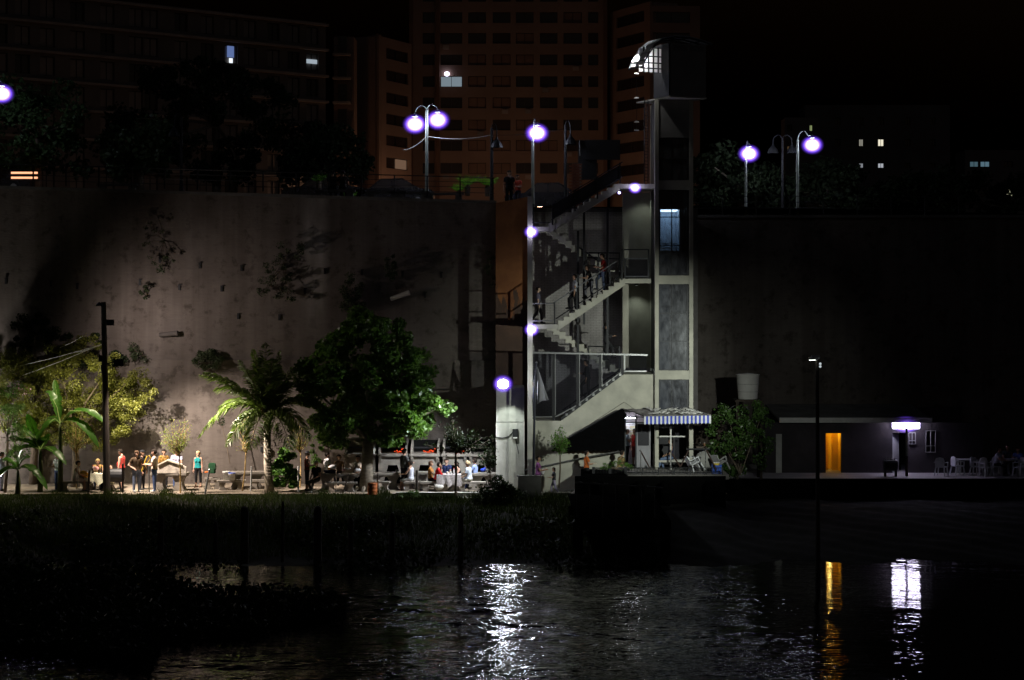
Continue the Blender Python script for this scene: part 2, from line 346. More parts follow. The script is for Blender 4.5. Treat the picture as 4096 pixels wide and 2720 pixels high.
# ================================================================ FAR BUILDINGS
tan = surf('facade_terracotta', (.32,.225,.175), (.26,.18,.14), .25, .95, .1)
grey_f = surf('facade_grey', (.20,.18,.165), (.14,.125,.115), .2, .95, .1)
ledge_m = surf('facade_ledge', (.42,.36,.32), None, .5, .9, .1)
pane_dark = surf('dark_pane', (.045,.035,.032), None, .3, .25, 0, spec=.5)
pane_curt = surf('curtained_pane', (.085,.07,.06), (.05,.04,.037), .6, .4, 0); pane_mid = surf('brown_pane', (.06,.042,.035), None, .4, .3, 0)
shutter_m = surf('roller_shutter', (.26,.17,.13), (.20,.13,.10), .5, .8, .1)
shutter_g = surf('grey_shutter', (.30,.27,.25), None, .5, .8, .1)
frame_m = surf('window_frame', (.05,.045,.04), None, 1, .6, 0)
def facade(par, cols, rows, U0, U1, Z0, Z1, m, dep=.35, back=6.0, pane=None, slats=True, wall_name='wall'):
    """local x along the facade, local y into the building; cols / rows are openings"""
    w = MB(); zc = Z0
    for (a, b) in sorted(rows):
        w.box(U0,U1,0,dep,zc,a); uc = U0
        for (c, d) in sorted(cols): w.box(uc,c,0,dep,a,b); uc = d
        w.box(uc,U1,0,dep,a,b); zc = b
    w.box(U0,U1,0,dep,zc,Z1); w.box(U0+.01,U1-.01,dep+.12,back,Z0,Z1-.05)
    w.build(wall_name, m, par, local=True); out = {}
    for j, (a, b) in enumerate(rows):
        for i, (c, d) in enumerate(cols):
            mm = pane(i, j) if pane else pane_dark
            f = MB(); 
            for (q0,q1,q2,q3) in ((c,d,a,a+.07),(c,d,b-.07,b),(c,c+.07,a+.07,b-.07),(d-.07,d,a+.07,b-.07),((c+d)/2-.03,(c+d)/2+.03,a+.07,b-.07)): f.box(q0,q1,dep-.14,dep-.05,q2,q3)
            fo = f.build('window', frame_m, par, local=True)
            out[(i,j)] = MB().box(c+.01,d-.01,dep-.04,dep+.06,a+.01,b-.01).build('pane' if mm is pane_dark else 'shutter', mm, fo, local=True)
    return out
rowsY = [673,582,500,411,326,239,153,70,-15]
Yb = 255.0
def zrow(y, Y, h=43): return (PZ(y+h/2, Y), PZ(y-h/2, Y))
tb = thing('tower_block', 'tall terracotta apartment block lit orange from the street', 'building', (PX(1645,Yb), Yb, 13))
X0 = PX(1645,Yb)
colsP = [(1691,1738),(1762,1849),(1873,1944),(1971,2042),(2064,2134),(2160,2230),(2254,2328),(2353,2393)]
cols = [(PX(a,Yb)-X0, PX(b,Yb)-X0) for a,b in colsP]
rows = [tuple(k-13 for k in zrow(y,Yb)) for y in rowsY]
SH = {(2,0),(3,0),(2,1),(3,1),(5,1),(4,1),(2,2),(4,2),(3,3),(2,3),(2,4),(3,4),(2,5),(6,7),(4,5),(3,5),(4,6)}
op = facade(tb, cols, rows, 0, PX(2425,Yb)-X0, 0, 52, tan, pane=lambda i,j: shutter_m if (i,j) in SH else (pane_dark, pane_dark, pane_curt, pane_mid)[(i*5+j*7+i*j)%4])
lit_w = emit('lit_room_white', (.75,.9,1.0), .55)
o = op[(1,4)]; o.data = o.data.copy(); o.data.materials[0] = emit('lit_room_cool', (.62,.78,.9), .28); o['label'] = 'lit window with cool white light'
bb = MB().ell((cols[1][0]+.85, -.35, rows[4][1]+.25), (.34,.25,.3), 12, 8).build('balcony_lamp', emit('lamp_violet_white', (.80,.76,1.0), 5.0), tb, local=True)
MB().box(cols[1][0]+.8, cols[1][0]+.9, -.32, 0, rows[4][1]+.2, rows[4][1]+.3).build('lamp_bracket', frame_m, tb, local=True)
for px in (1645, 1750, 2421):       # vertical ribs on the facade
    u = PX(px,Yb)-X0; MB().box(u-.25,u+.25,-.45,-.002,0,52).build('rib', surf('rib_brown', (.20,.12,.085), None, .4), tb, local=True)
for k, (i, j) in enumerate(((1,0),(4,0),(5,2),(2,2),(6,1),(3,3),(5,4),(6,5),(1,6),(4,3))):
    a_ = cols[i][0]+.3+.9*(k%2); z_ = rows[j][0]-.75; MB().box(a_,a_+.8,-.34,-.003,z_,z_+.55).build('air_conditioner', ledge_m if k%3 else shutter_g, tb, local=True)
# left wing of the tower block
def angled(name, label, pxa, Ya, pxb, Yc, zb):
    a = Vector((PX(pxa,Ya), Ya, zb)); b = Vector((PX(pxb,Yc), Yc, zb)); rz = math.atan2(b.y-a.y, b.x-a.x)
    return thing(name, label, 'building', a, rz), (b-a).length
lw, L = angled('apartment_wing', 'lower terracotta wing with slanted window rows left of the tower block', 1516, 238, 1646, 246, 13)
rws = [tuple(k-13 for k in zrow(y, 240, 44)) for y in (650,560,475,390,300,212)]
op2 = facade(lw, [(L*.22, L*.90)], rws, 0, L, 0, PZ(143,238)-13, tan, back=4)
o = op2[(0,0)]; o.data = o.data.copy()
c0, c1 = L*.55, L*.88
MB().box(c0, c1, .20, .29, rws[0][0]+.1, rws[0][1]-.1).build('lit_curtain', emit('lit_curtain', (.85,.50,.32), .16), lw, local=True)
# blank flank of that wing
MB().obox((0,0,0),(1,1,1))
fl, L2 = angled('apartment_flank', 'blank dark flank wall of the lower terracotta wing', 1408, 244, 1514, 238.2, 13)
w = MB().box(0,L2,0,.4,0,PZ(146,240)-13); w.build('wall', tan, fl, local=True)
MB().box(0,L2,-.1,-.005,PZ(160,240)-13,PZ(146,240)-12.9).build('cornice', tan, fl, local=True)
# right wing
rwg, L3 = angled('apartment_wing', 'right hand wing of the terracotta block behind the lift tower', 2440, 256, 2600, 246, 13)
rw_rows = [tuple(k-13 for k in zrow(y+8, 251, 44)) for y in rowsY[:-1]]
facade(rwg, [(L3*.16, L3*.86)], rw_rows, 0, L3, 0, PZ(28,251)-13, tan, back=4)
rf_, L4 = angled('terracotta_block', 'front of the terracotta wing seen above and behind the lift', 2602, 246, 2800, 246.5, 13)
facade(rf_, [(L4*.05, L4*.80)], [tuple(k-13 for k in zrow(y-2, 246, 44)) for y in rowsY[:-1]], 0, L4, 0, PZ(22,246)-13, tan, back=4)
# long slab block on the left
sl, L5 = angled('slab_block', 'long dark slab block with pale floor bands at the upper left', -260, 196, 1303, 227, 13)
zz = [PZ(y, 200)-13 for y in (420,306,190,71,-42)]
zz = [zz[0]-3.0*k for k in (4,3,2,1)]+zz
cw = []
for px in (-190,-80,0,90,190,310,430,545,605,725,830,925,1000,1095,1175,1250):
    t = (px+260)/1563.0; Yp = 196*227/(227+(196-227)*t); u = t*196/(227+(196-227)*t)*L5; cw.append((u-.85, u+.85))
rr5 = [(z+.55, z+2.55) for z in zz[:-1]]
op3 = facade(sl, cw, rr5, 0, L5, 0, zz[-1]+.3, grey_f, back=8, pane=lambda i,j: shutter_g if (i*7+j*3)%4 else pane_dark)
for z in zz: MB().box(-.1, L5+.1, -.55, -.003, z-.14, z+.12).build('floor_band', ledge_m, sl, local=True)
for key, mm, (f0,f1,g0,g1) in (((11,6), emit('lit_window_blue', (.30,.45,1.0), .35), (.25,.75,.35,.98)), ((11,6), emit('lit_window_hot', (.85,.92,1.0), 1.2), (.4,.65,.04,.3)), ((15,6), emit('lit_window_pale', (.75,.88,1.0), .45), (.08,.92,.42,.66))):
    (c_, d_), (a_, b_) = cw[key[0]], rr5[key[1]]; MB().box(c_+(d_-c_)*f0, c_+(d_-c_)*f1, .10, .19, a_+(b_-a_)*g0, a_+(b_-a_)*g1).build('lit_pane', mm, sl, local=True)
# balcony block between slab and wing
bc = thing('balcony_block', 'narrow block with orange lit balconies between slab and wing', 'building', (PX(1330,231),231,13))
MB().box(0, PX(1412,231)-PX(1330,231), 1.6, 6, 0, PZ(140,231)-13).build('wall', tan, bc, local=True)
for y in (215,310,408,510,610):
    z = PZ(y,231)-13; Wd = PX(1404,231)-PX(1335,231)
    s_ = MB().box(0,Wd,0,1.59,z-.15,z+.1).build('balcony_slab', ledge_m, bc, local=True)
    MB().box(.1,Wd-.1,.05,.10,z+.95,z+1.02).build('balcony_rail', frame_m, s_, local=True)
    MB().box(.5,Wd-.5,1.52,1.58,z+.15,z+2.3).build('window', pane_dark, bc, local=True)
# far right blocks
fr = thing('far_block', 'far unlit block with a few lit windows at the right', 'building', (PX(3220,310),310,13))
U = lambda px: PX(px,310)-PX(3220,310)
Zr = lambda py: PZ(py,310)-13
opf = facade(fr, [(U(3252),U(3272)),(U(3340),U(3362)),(U(3436),U(3454)),(U(3512),U(3536)),(U(3620),U(3642)),(U(3720),U(3742))], [(Zr(672),Zr(652)),(Zr(585),Zr(556)),(Zr(500),Zr(470))], 0, U(3800), 0, Zr(420), grey_f)
for k, c, s_ in (((3,1),(1.0,.93,.72),.9),((2,1),(1,.95,.8),.25),((2,0),(.85,.9,1),.3),((3,0),(.85,.9,1),.45),((0,2),(.7,.85,.3),.0)):
    if s_: opf[k].data = opf[k].data.copy(); opf[k].data.materials[0] = emit('lit_far_%d%d' % k, c, s_); opf[k].name = 'pane'
fs = thing('far_block', 'lower far block with bluish lit shopfront at the right edge', 'building', (PX(3860,280),280,13))
U2 = lambda px: PX(px,280)-PX(3860,280)
Z2 = lambda py: PZ(py,280)-13
op4 = facade(fs, [(U2(3880),U2(3915)),(U2(3922),U2(3960)),(U2(4015),U2(4052))], [(Z2(785),Z2(755)),(Z2(668),Z2(645))], 0, U2(4180), 0, Z2(600), grey_f)
op4[(0,1)].data.materials[0] = emit('shop_blue', (.35,.65,.8), .14); op4[(1,1)].data.materials[0] = emit('shop_blue2', (.4,.7,.9), .2)
op4[(2,0)].data.materials[0] = emit('shop_cream', (.9,.95,.6), .35)
bl = thing('stair_house', 'small roof house with a yellow green lit window behind the right street lamp', 'building', (PX(3140,200),200,13))
U3 = lambda px: PX(px,200)-PX(3140,200)
Z3 = lambda py: PZ(py,200)-13
op5 = facade(bl, [(U3(3148),U3(3168)),(U3(3238),U3(3252))], [(Z3(612),Z3(582)),(Z3(525),Z3(498))], 0, U3(3275), 0, Z3(470), grey_f, back=3)
op5[(0,0)].data.materials[0] = emit('win_amber', (.6,.4,.18), .10); op5[(1,1)].data.materials[0] = emit('win_lime', (.65,.8,.35), .5)
# ================================================================ STAIRS AND LIFT
Ys = 86.0
def zs(py, Y=Ys): return PZ(py, Y)
def xs_(px, Y=Ys): return PX(px, Y)
stair_conc = surf('stair_concrete', (.50,.49,.42), (.36,.355,.31), 1.6, .92, .35)
st = thing('concrete_stairs', 'open concrete switchback stairs between the orange pier and the lift tower', 'stairs', (xs_(2300), 86.5, 0))
ZL = dict(L0=zs(1682), R1=zs(1497), L2=zs(1297), R2=zs(1115), L3=zs(908), T=zs(737))
XA, XB = xs_(2242), xs_(2492)
def flight(x0, z0, x1, z1, y0, y1, n=12):
    dx, dz = (x1-x0)/n, (z1-z0)/n; t = .27 if y0 < 86.02 else .17
    fo = MB().prism([(x0,z0-t),(x1,z1-t),(x1,z1+.0-dz*.6),(x0,z0-.0-dz*.2)] if dx > 0 else [(x1,z1-t),(x0,z0-t),(x0,z0-dz*.2),(x1,z1-dz*.6)], y0+.02, y1-.02).build('flight', stair_conc, st)
    for i in range(n):
        a, b = sorted((x0+i*dx, x0+(i+1)*dx))
        MB().box(a, b, y0, y1, z0+i*dz-.12, z0+(i+1)*dz).build('step', stair_conc, fo)
    return fo
flight(XA+.02, ZL['L0'], XB, ZL['R1'], 86.05, 87.15)
flight(XB, ZL['R1'], xs_(2190), ZL['L2'], 87.35, 88.5)
flight(xs_(2232), ZL['L2'], xs_(2500), ZL['R2'], 85.75, 86.95)
flight(XB, ZL['R2'], xs_(2190), ZL['L3'], 87.35, 88.5)
flight(xs_(2195), ZL['L3'], xs_(2478), ZL['T'], 85.75, 86.95)
for (pa, pb, zk, ya, yb) in ((2113,2243,'L0',86.05,88.55),(2493,2617,'R1',85.78,88.55),(2131,2231,'L2',85.75,88.55),(2500,2602,'R2',85.75,88.55),(2131,2196,'L3',85.75,88.55),(2478,2619,'T',85.75,88.55)):
    MB().box(xs_(pa), xs_(pb), ya, yb, ZL[zk]-.2, ZL[zk]).build('landing', stair_conc, st)
MB().prism([(xs_(2112),-.6),(xs_(2496),-.6),(xs_(2496),zs(1646)),(xs_(2617),zs(1646)),(xs_(2617),zs(1499)),(xs_(2490),zs(1499)),(xs_(2244),zs(1682)),(xs_(2112),zs(1682))], 85.72, 86.02).build('stringer_wall', stair_conc, st)
MB().box(xs_(2110,85.7), xs_(2130,85.7), 85.45, 85.71, -.5, zs(788)).build('column', stair_conc, st)
MB().box(xs_(2110,88.8), xs_(2128,88.8), 88.6, 88.95, -.5, zs(790)).build('column', stair_conc, st)
for (a, b) in ((zs(1090), zs(757)), (zs(1480), zs(1135))):
    MB().box(xs_(2490,88.7), xs_(2600,88.7), 88.6, 88.8, a, b).build('back_panel', surf('panel_concrete', (.34,.33,.28), (.25,.24,.21), 1.5, .9, .3), st)
for px, ya, yb in ((2312,1680,1300),(2336,1300,830),(2430,1420,830),(2312,1290,920)):
    MB().box(xs_(px,87.25)-.05, xs_(px,87.25)+.05, 87.18, 87.30, zs(ya), zs(yb)).build('post', steel, st)
# steel screen with glass over the lowest flight
rl = thing('stair_screen', 'tall glazed steel screen over the lowest stair flight', 'screen', (xs_(2350), 85.85, zs(1680)))
YS = 85.84; zt = zs(1410, YS)
MB().bar((xs_(2113,YS),YS,zt),(xs_(2590,YS),YS-.02,zs(1420,YS)),.09,.07).build('top_rail', steel_pale, rl)
def slope_z(px): return zs(1682) if px < 2244 else zs(1682+(px-2244)/(2490-2244)*(1499-1682))
gl = glassmat('screen_glass', (.80,.81,.84), .10)
pp = [2117, 2214, 2310, 2400, 2489]
for i, px in enumerate(pp):
    x = xs_(px,YS); MB().box(x-.055,x+.055,YS-.03,YS+.03,slope_z(px)-.02,zt-.03).build('post', steel, rl)
    if i: MB().box(x+.075,x+.10,YS-.03,YS+.0,slope_z(px)+.25,zt-.05).build('glazing_bead', steel_pale, rl)
for a, b in zip(pp[:-1], pp[1:]):
    xa, xb = xs_(a,YS)+.08, xs_(b,YS)-.06; pa, pb_ = slope_z(a+8)+.17, slope_z(b-6)+.17
    MB().prism([(xa,pa),(xb,pb_),(xb,zt-.06),(xa,zt-.06)], YS-.006, YS+.006).build('glass_pane', gl, rl)
    MB().bar((xa,YS-.02,pa),(xb,YS-.02,pb_),.04,.04).build('sill_rail', steel_pale, rl)
MB().prism([(xs_(2244),zs(1684)),(xs_(2490),zs(1500)),(xs_(2490),zs(1485)),(xs_(2244),zs(1668))], 85.76, 85.80).build('channel', steel, rl)
for i in range(9):
    t = (i+.6)/9; x = xs_(2250+240*t); z = slope_z(2250+240*t)+.10; MB().box(x-.05,x+.05,85.70,85.755,z-.05,z+.05).build('bracket', steel_pale, rl)
x0, x1 = xs_(2497,YS), xs_(2586,YS)
MB().box(x0,x1,YS-.02,YS+.02,zs(1487),zs(1482)).build('bottom_rail', steel_pale, rl)
MB().box(x0,x0+.04,YS-.02,YS+.02,zs(1481),zs(1419)).build('bar', steel_pale, rl)
MB().box(x0+.06,x1,YS-.004,YS+.004,zs(1480),zs(1422)).build('glass_pane', gl, rl)
# handrails on the upper flights
def handrail(label, runs, posts, m=steel):
    h = thing('handrail', label, 'handrail', (xs_(runs[0][0][0],85.7), 85.7, zs(runs[0][0][1],85.7)))
    for (a, b, mm) in runs:
        MB().tube([P(*a, 85.70), P(*b, 85.70)], .028, 6).build('rail', mm, h)
    for (px, ya, yb) in posts: MB().box(xs_(px,85.7)-.03, xs_(px,85.7)+.03, 85.67, 85.74, zs(ya,85.7), zs(yb,85.7)).build('post', steel, h)
    return h
h1 = handrail('steel handrail of the middle flight with people descending', [((2115,1214),(2212,1214),steel_pale),((2115,1283),(2208,1283),steel_pale),((2214,1212),(2466,1044),steel_pale),((2222,1276),(2480,1105),steel)], [(2117,1297,1214),(2218,1297,1210),(2308,1240,1150),(2390,1180,1098),(2440,1140,1065)])
h2 = handrail('steel balustrade on the middle right landing', [((2496,1034),(2593,1034),steel_pale),((2496,998),(2596,998),steel),((2498,1106),(2592,1106),steel_pale)], [(2488,1120,995),(2500,1115,1034),(2594,1115,998)])
MB().box(xs_(2502,85.7), xs_(2590,85.7), 85.695, 85.705, zs(1103,85.7), zs(1037,85.7)).build('glass_pane', glassmat('dark_glass', (.6,.6,.62), .25), h2)
h3 = handrail('dark balustrade of the topmost stair flight', [((2130,820),(2200,820),steel),((2205,818),(2490,648),steel),((2205,880),(2490,705),steel),((2130,890),(2200,890),steel)], [(2132,905,815),(2210,900,815),(2300,845,760),(2390,795,705),(2480,735,650)])
for a, b in ((2212,2298),(2302,2388),(2392,2478)):
    ya = lambda px: 818-(px-2205)*170/285
    MB().prism([(xs_(a,85.7),zs(ya(a)+64,85.7)),(xs_(b,85.7),zs(ya(b)+64,85.7)),(xs_(b,85.7),zs(ya(b)+6,85.7)),(xs_(a,85.7),zs(ya(a)+6,85.7))], 85.69, 85.71).build('mesh_panel', surf('mesh_panel', (.02,.02,.022), None, 9, .6, .1), h3)
h4 = thing('handrail', 'dark handrail of the rear flight seen behind the middle stairs', 'handrail', P(2395,1040,87.3))
MB().tube([P(2310,985,87.3), P(2395,1045,87.3)], .04, 6).build('rail', steel, h4); MB().tube([P(2310,1028,87.3), P(2480,1036,87.3)], .03, 6).build('rail', steel, h4); MB().tube([P(2340,1010,87.3), P(2480,1012,87.3)], .03, 6).build('rail', steel, h4)
for px in (2312, 2345, 2394, 2478): MB().box(xs_(px,87.3)-.03,xs_(px,87.3)+.03,87.27,87.33,zs(1110,87.3),zs(1010 if px != 2312 else 985,87.3)).build('post', steel, h4)
h5 = thing('handrail', 'dark handrail frame behind the glazed screen of the lowest flight', 'handrail', P(2400,1400,87.3))
MB().tube([P(2250,1640,87.25), P(2480,1480,87.25)], .035, 6).build('rail', steel, h5)
for px, a in ((2280,1655),(2340,1612),(2400,1570),(2460,1530)): MB().box(xs_(px,87.25)-.03,xs_(px,87.25)+.03,87.21,87.28,zs(a,87.25),zs(a-40,87.25)).build('post', steel, h5)
MB().tube([P(2350,1385,87.3), P(2480,1388,87.3)], .03, 6).build('rail', steel, h5)
for px in (2355, 2478): MB().box(xs_(px,87.3)-.03,xs_(px,87.3)+.03,87.27,87.33,zs(1500,87.3),zs(1385,87.3)).build('post', steel, h5)
# pale concrete pier with lamp
pr = thing('concrete_pier', 'pale concrete pier with a bright lamp on top beside the stairs', 'pier', (xs_(2040), 86.4, 0))
MB().box(xs_(1984,86.2), xs_(2098,86.2), 86.2, 88.9, -.4, zs(1690,86.2)).build('pier_base', concrete_pale, pr)
MB().box(xs_(1985,86.2), xs_(2097,86.2), 86.22, 88.9, zs(1687,86.2), zs(1552,86.2)).build('pier_top', concrete_pale, pr)
mb = MB().box(xs_(2050,86.1), xs_(2072,86.1), 86.08, 86.19, zs(1756,86.1), zs(1716,86.1)).build('meter_box', steel, pr)
MB().box(xs_(2053,86.1), xs_(2069,86.1), 86.06, 86.079, zs(1754,86.1), zs(1748,86.1)).build('meter_plate', white_paint, mb)
MB().tube([P(1985,1748,86.17), P(2010,1752,86.17), P(2035,1746,86.17), P(2052,1728,86.17)], .02, 5).build('cable', steel, pr)
MB().tube([P(2063,1757,86.17), P(2075,1815,86.17)], .015, 5).build('cable', steel, pr)
# ---------------------------------------------------------------- lift tower
lt = thing('lift_tower', 'narrow concrete and glass lift tower with a machine room on top', 'tower', (xs_(2697), 86.5, 0))
YF = 85.5
xl0, xl1, xr0, xr1 = [PX(k, YF) for k in (2620,2635,2757,2773)]
ztop = PZ(398, YF)
for a, b in ((xl0,xl1),(xr0,xr1)):
    MB().box(a,b,YF,YF+.35,-.5,ztop).build('column', stair_conc, lt); MB().box(a,b,88.2,88.55,-.5,ztop).build('column', stair_conc, lt)
zb = lambda py: PZ(py, YF)
for a, b in ((759,721),(1136,1102),(1518,1482),(1668,1645)):
    MB().box(xl1+.003,xr0-.003,YF+.03,YF+.33,zb(a),zb(b)).build('beam', stair_conc, lt)
MB().box(xl1+.003,xr0-.003,YF+.05,YF+.3,zb(550),ztop-.01).build('head_panel', surf('head_panel', (.26,.26,.25), None, 1.2, .9, .2), lt)
MB().box(xl0+.02,xl1-.02,YF+.36,88.19,zb(1480),ztop-.02).build('side_wall', steel, lt)
MB().box(xr0+.02,xr1-.02,YF+.36,88.19,1.1,ztop-.02).build('side_wall', concrete_dark, lt)
MB().box(xl1,xr0,88.25,88.4,1.1,ztop-.02).build('shaft_back', surf('shaft_back', (.12,.12,.13), None, 1.5, .7, .1), lt)
def dirtyglass():
    m, nt, n, l, b = nodes('dirty_lift_glass')
    st_ = noise(nt, 3.0, 7, (1.6,1,.7), .75)
    l.new(ramp(nt, st_, [(.38,(.08,.08,.09)),(.75,(.34,.35,.39))]), b.inputs['Base Color']); b.inputs['Roughness'].default_value = .18
    t = n.new('ShaderNodeBsdfTransparent'); t.inputs[0].default_value = (.72,.76,.82,1)
    x = n.new('ShaderNodeMixShader'); l.new(ramp(nt, st_, [(.30,(.16,.16,.16)),(.80,(.42,.42,.42))]), x.inputs[0])
    l.new(t.outputs[0], x.inputs[1]); l.new(b.outputs[0], x.inputs[2]); l.new(x.outputs[0], n['Material Output'].inputs[0]); return m
dg = dirtyglass(); xm = PX(2688, YF)
for (ya, yb, splits) in ((718,553,[636]),(1100,761,[868,982]),(1480,1138,[1253,1365]),(1642,1520,[]) ):
    zl = [zb(ya)]+[zb(k) for k in sorted(splits, reverse=True)]+[zb(yb)]
    fr_ = MB().box(xl1+.002,xl1+.05,YF+.10,YF+.16,zl[0],zl[-1]); fr_.box(xr0-.10,xr0-.002,YF+.10,YF+.16,zl[0],zl[-1]); fr_.box(xm-.02,xm+.02,YF+.10,YF+.16,zl[0],zl[-1])
    fo = fr_.build('glazing_frame', steel, lt)
    for k in zl: MB().box(xl1+.05,xr0-.10,YF+.095,YF+.165,k-.018,k+.018).build('transom', steel, fo)
    for a, b in zip(zl[:-1], zl[1:]):
        for c, d in ((xl1+.05,xm-.02),(xm+.02,xr0-.10)): MB().box(c,d,YF+.12,YF+.132,a+.018,b-.018).build('glass_pane', dg, fo)
# lift car
car = thing('lift_car', 'lit bluish lift car hanging inside the glass shaft', 'lift car', P(2680,1000,86.6))
cx0, cx1 = PX(2641,86.4), PX(2716,86.4); cz0, cz1 = PZ(1002,86.4), PZ(840,86.4)
bluew = surf('car_lining', (.36,.42,.48), (.26,.32,.38), 2, .4, 0, stretch=(4,1,.3))
MB().box(cx0-.05,cx1+.05,86.3,87.9,cz0-.12,cz0).build('car_floor', steel, car); MB().box(cx0-.05,cx1+.05,86.3,87.9,cz1+.03,cz1+.12).build('car_roof', steel, car)
MB().box(cx0,cx1,87.8,87.86,cz0,cz1).build('back_wall', bluew, car)
for a in (cx0-.05, cx1): MB().box(a,a+.05,86.3,87.8,cz0,cz1).build('side_wall', bluew, car)
for k in (975,992): MB().box(cx0+.02,cx1-.02,86.55,86.6,PZ(k+3,86.5),PZ(k-3,86.5)).build('handrail', surf('car_rail', (.8,.85,.9), None, 2, .3, 0), car)
MB().box(cx0+.05,cx1-.05,86.5,87.7,cz1-.03,cz1+.02).build('ceiling_light', emit('car_light', (.66,.84,1.0), 5.5), car)
# machine room
a25 = R(25); nc = Vector((PX(2682,84.6),84.6,0)); u = Vector((math.cos(a25),math.sin(a25),0)); v = Vector((-math.sin(a25),math.cos(a25),0))
zr0, zr1 = PZ(383,84.6), PZ(172,84.6)
def rbox(a0,a1,b0,b1,z0,z1):
    q = MB(); pts = [nc+u*a+v*b+Vector((0,0,z)) for z in (z0,z1) for a,b in ((a0,b0),(a1,b0),(a1,b1),(a0,b1))]; return q.add(pts, MB.BF)
mr_ = rbox(0,1.78,0,1.3,zr0,zr1).build('machine_room', surf('machine_room', (.24,.24,.235), (.19,.19,.185), 1.0, .85, .2), lt)
rbox(-.03,1.81,-.03,3.03,zr0-.06,zr0-.004).build('room_base', concrete_pale, mr_)
for k in (.12,.95): rbox(k,k+.72,-.012,-.002,zr1-.30,zr1-.06).build('vent', surf('vent_grey', (.16,.16,.165), None, 3, .5, .1), mr_)
# curved canopy
cn = thing('curved_canopy', 'curved translucent canopy with a lamp over the lift top', 'canopy', P(2600,265,86))
arc = [(2568,268),(2578,242),(2594,212),(2618,180),(2650,155),(2700,142),(2760,142),(2815,152),(2862,166)]
def transl(name, c, f=.5):
    m, nt, n, l, b = nodes(name); b.inputs['Base Color'].default_value = (*c,1); t = n.new('ShaderNodeBsdfTranslucent'); t.inputs[0].default_value = (*c,1)
    x = n.new('ShaderNodeMixShader'); x.inputs[0].default_value = f; l.new(b.outputs[0], x.inputs[1]); l.new(t.outputs[0], x.inputs[2]); l.new(x.outputs[0], n['Material Output'].inputs[0]); return m
tp = transl('frosted_canopy', (.6,.6,.6), .65); fscr = transl('frosted_screen', (.65,.65,.65), .6)
def cpt(px, py, b_): return nc+u*((PX(px,84.6)-nc.x)/math.cos(a25))+v*b_+Vector((0,0,PZ(py,84.6)))
for i in range(len(arc)-1):
    for b0_, b1_ in ((.03,.62),(.68,1.27)):
        q0, q1, q2, q3 = cpt(*arc[i],b0_), cpt(*arc[i+1],b0_), cpt(*arc[i+1],b1_), cpt(*arc[i],b1_); up3 = Vector((0,0,.025))
        MB().add([q0+up3,q1+up3,q2+up3,q3+up3], [(0,1,2,3)]).build('roof_panel', tp, cn)
    MB().bar(cpt(*arc[i],0)-Vector((0,0,.04)), cpt(*arc[i],1.3)-Vector((0,0,.04)), .06, .05).build('purlin', steel, cn)
for b_ in (0,.65,1.3): MB().tube([cpt(*k,b_)-Vector((0,0,.05)) for k in arc], .04, 6).build('rib', steel, cn)
def cquad(pa, pb, ya, yb, b_, t_): 
    q = [cpt(pa,ya,b_),cpt(pb,ya,b_),cpt(pb,ya,b_+t_),cpt(pa,ya,b_+t_),cpt(pa,yb,b_),cpt(pb,yb,b_),cpt(pb,yb,b_+t_),cpt(pa,yb,b_+t_)]; return MB().add(q, MB.BF)
for px in (2600,2620,2640,2660,2678): cquad(px-2, px+2, 290, 185, .58, .06).build('mullion', steel, cn)
for py in (222,248,270): cquad(2585, 2680, py+3, py-2, .585, .05).build('rail', steel, cn)
MB().add([cpt(2582,285,.66),cpt(2680,285,.66),cpt(2680,190,.66),cpt(2582,190,.66)], [(0,1,2,3)]).build('wind_screen', fscr, cn)
rbox(-.09,-.04,-.02,1.32,zr0,zr1).build('lamp_block', steel, cn)  # dark plate added to keep the canopy lamp off the machine room
MB().ell(cpt(2592,238,.95), (.07,.07,.07), 10, 6).build('lamp', emit('canopy_bulb', (1,.97,.95), 420.0), cn)
for k in range(8):   # ladder beside the tower
    pass
ld = thing('access_ladder', 'thin steel ladder running up the left side of the lift tower', 'ladder', P(2580,720,85.2))
for px in (2578,2592): MB().tube([P(px,735,85.2), P(px,395,85.2)], .025, 5).build('stile', steel, ld)
for py in range(410,735,13): MB().tube([P(2578,py,85.2), P(2592,py,85.2)], .014, 4).build('rung', steel, ld)
for py in (295,392,488,520): MB().lathe([(.02,-.04),(.12,-.02),(.09,.03),(.02,.05)], P(2546,py,85.2), 8).build('insulator', white_paint, ld)
MB().tube([P(2546,300,85.2),P(2548,392,85.2),P(2546,520,85.2)], .012, 4).build('cable', steel, ld)
# ================================================================ LAMPS
bloom_m = bloom_volume('violet_lamp_bloom', (.20,.07,1.0), 34.0)
core_w = emit('street_lamp_core', (.84,.92,1.0), 42.0)
def bulkhead(name, label, px, py, Y, rc, rs, m=None, group=None, bracket=(0,.25,0)):
    c = Vector(P(px,py,Y)); t = thing(name, label, 'lamp', c, group=group)
    MB().ell(c, rc, 14, 9).build('bulb', m, t, smooth=True)
    MB().ell(c, rs, 18, 11).build('bloom_halo', bloom_m, t, smooth=True)  # glowing volume painted as bloom, wider than the lamp itself
    MB().tube([c+Vector((0,rs[1]*.8,0)), c+Vector(bracket)], .03, 6).build('bracket', steel, t); return t
sl_ = emit('stair_lamp_core', (.90,.90,1.0), 13.0)
bulkhead('stair_lamp', 'violet white lamp under the top stair landing', 2540, 752, 85.45, (.12,.10,.10), (.36,.28,.31), sl_, bracket=(0,.4,.12))
bulkhead('stair_lamp', 'tiny lamp at the upper end of the topmost flight', 2477, 771, 85.55, (.045,.04,.04), (.13,.10,.11), sl_, bracket=(.05,.25,.1))
bulkhead('stair_lamp', 'violet white lamp at the upper left stair landing', 2126, 928, 85.3, (.14,.11,.10), (.40,.30,.34), sl_, bracket=(.1,.45,0))
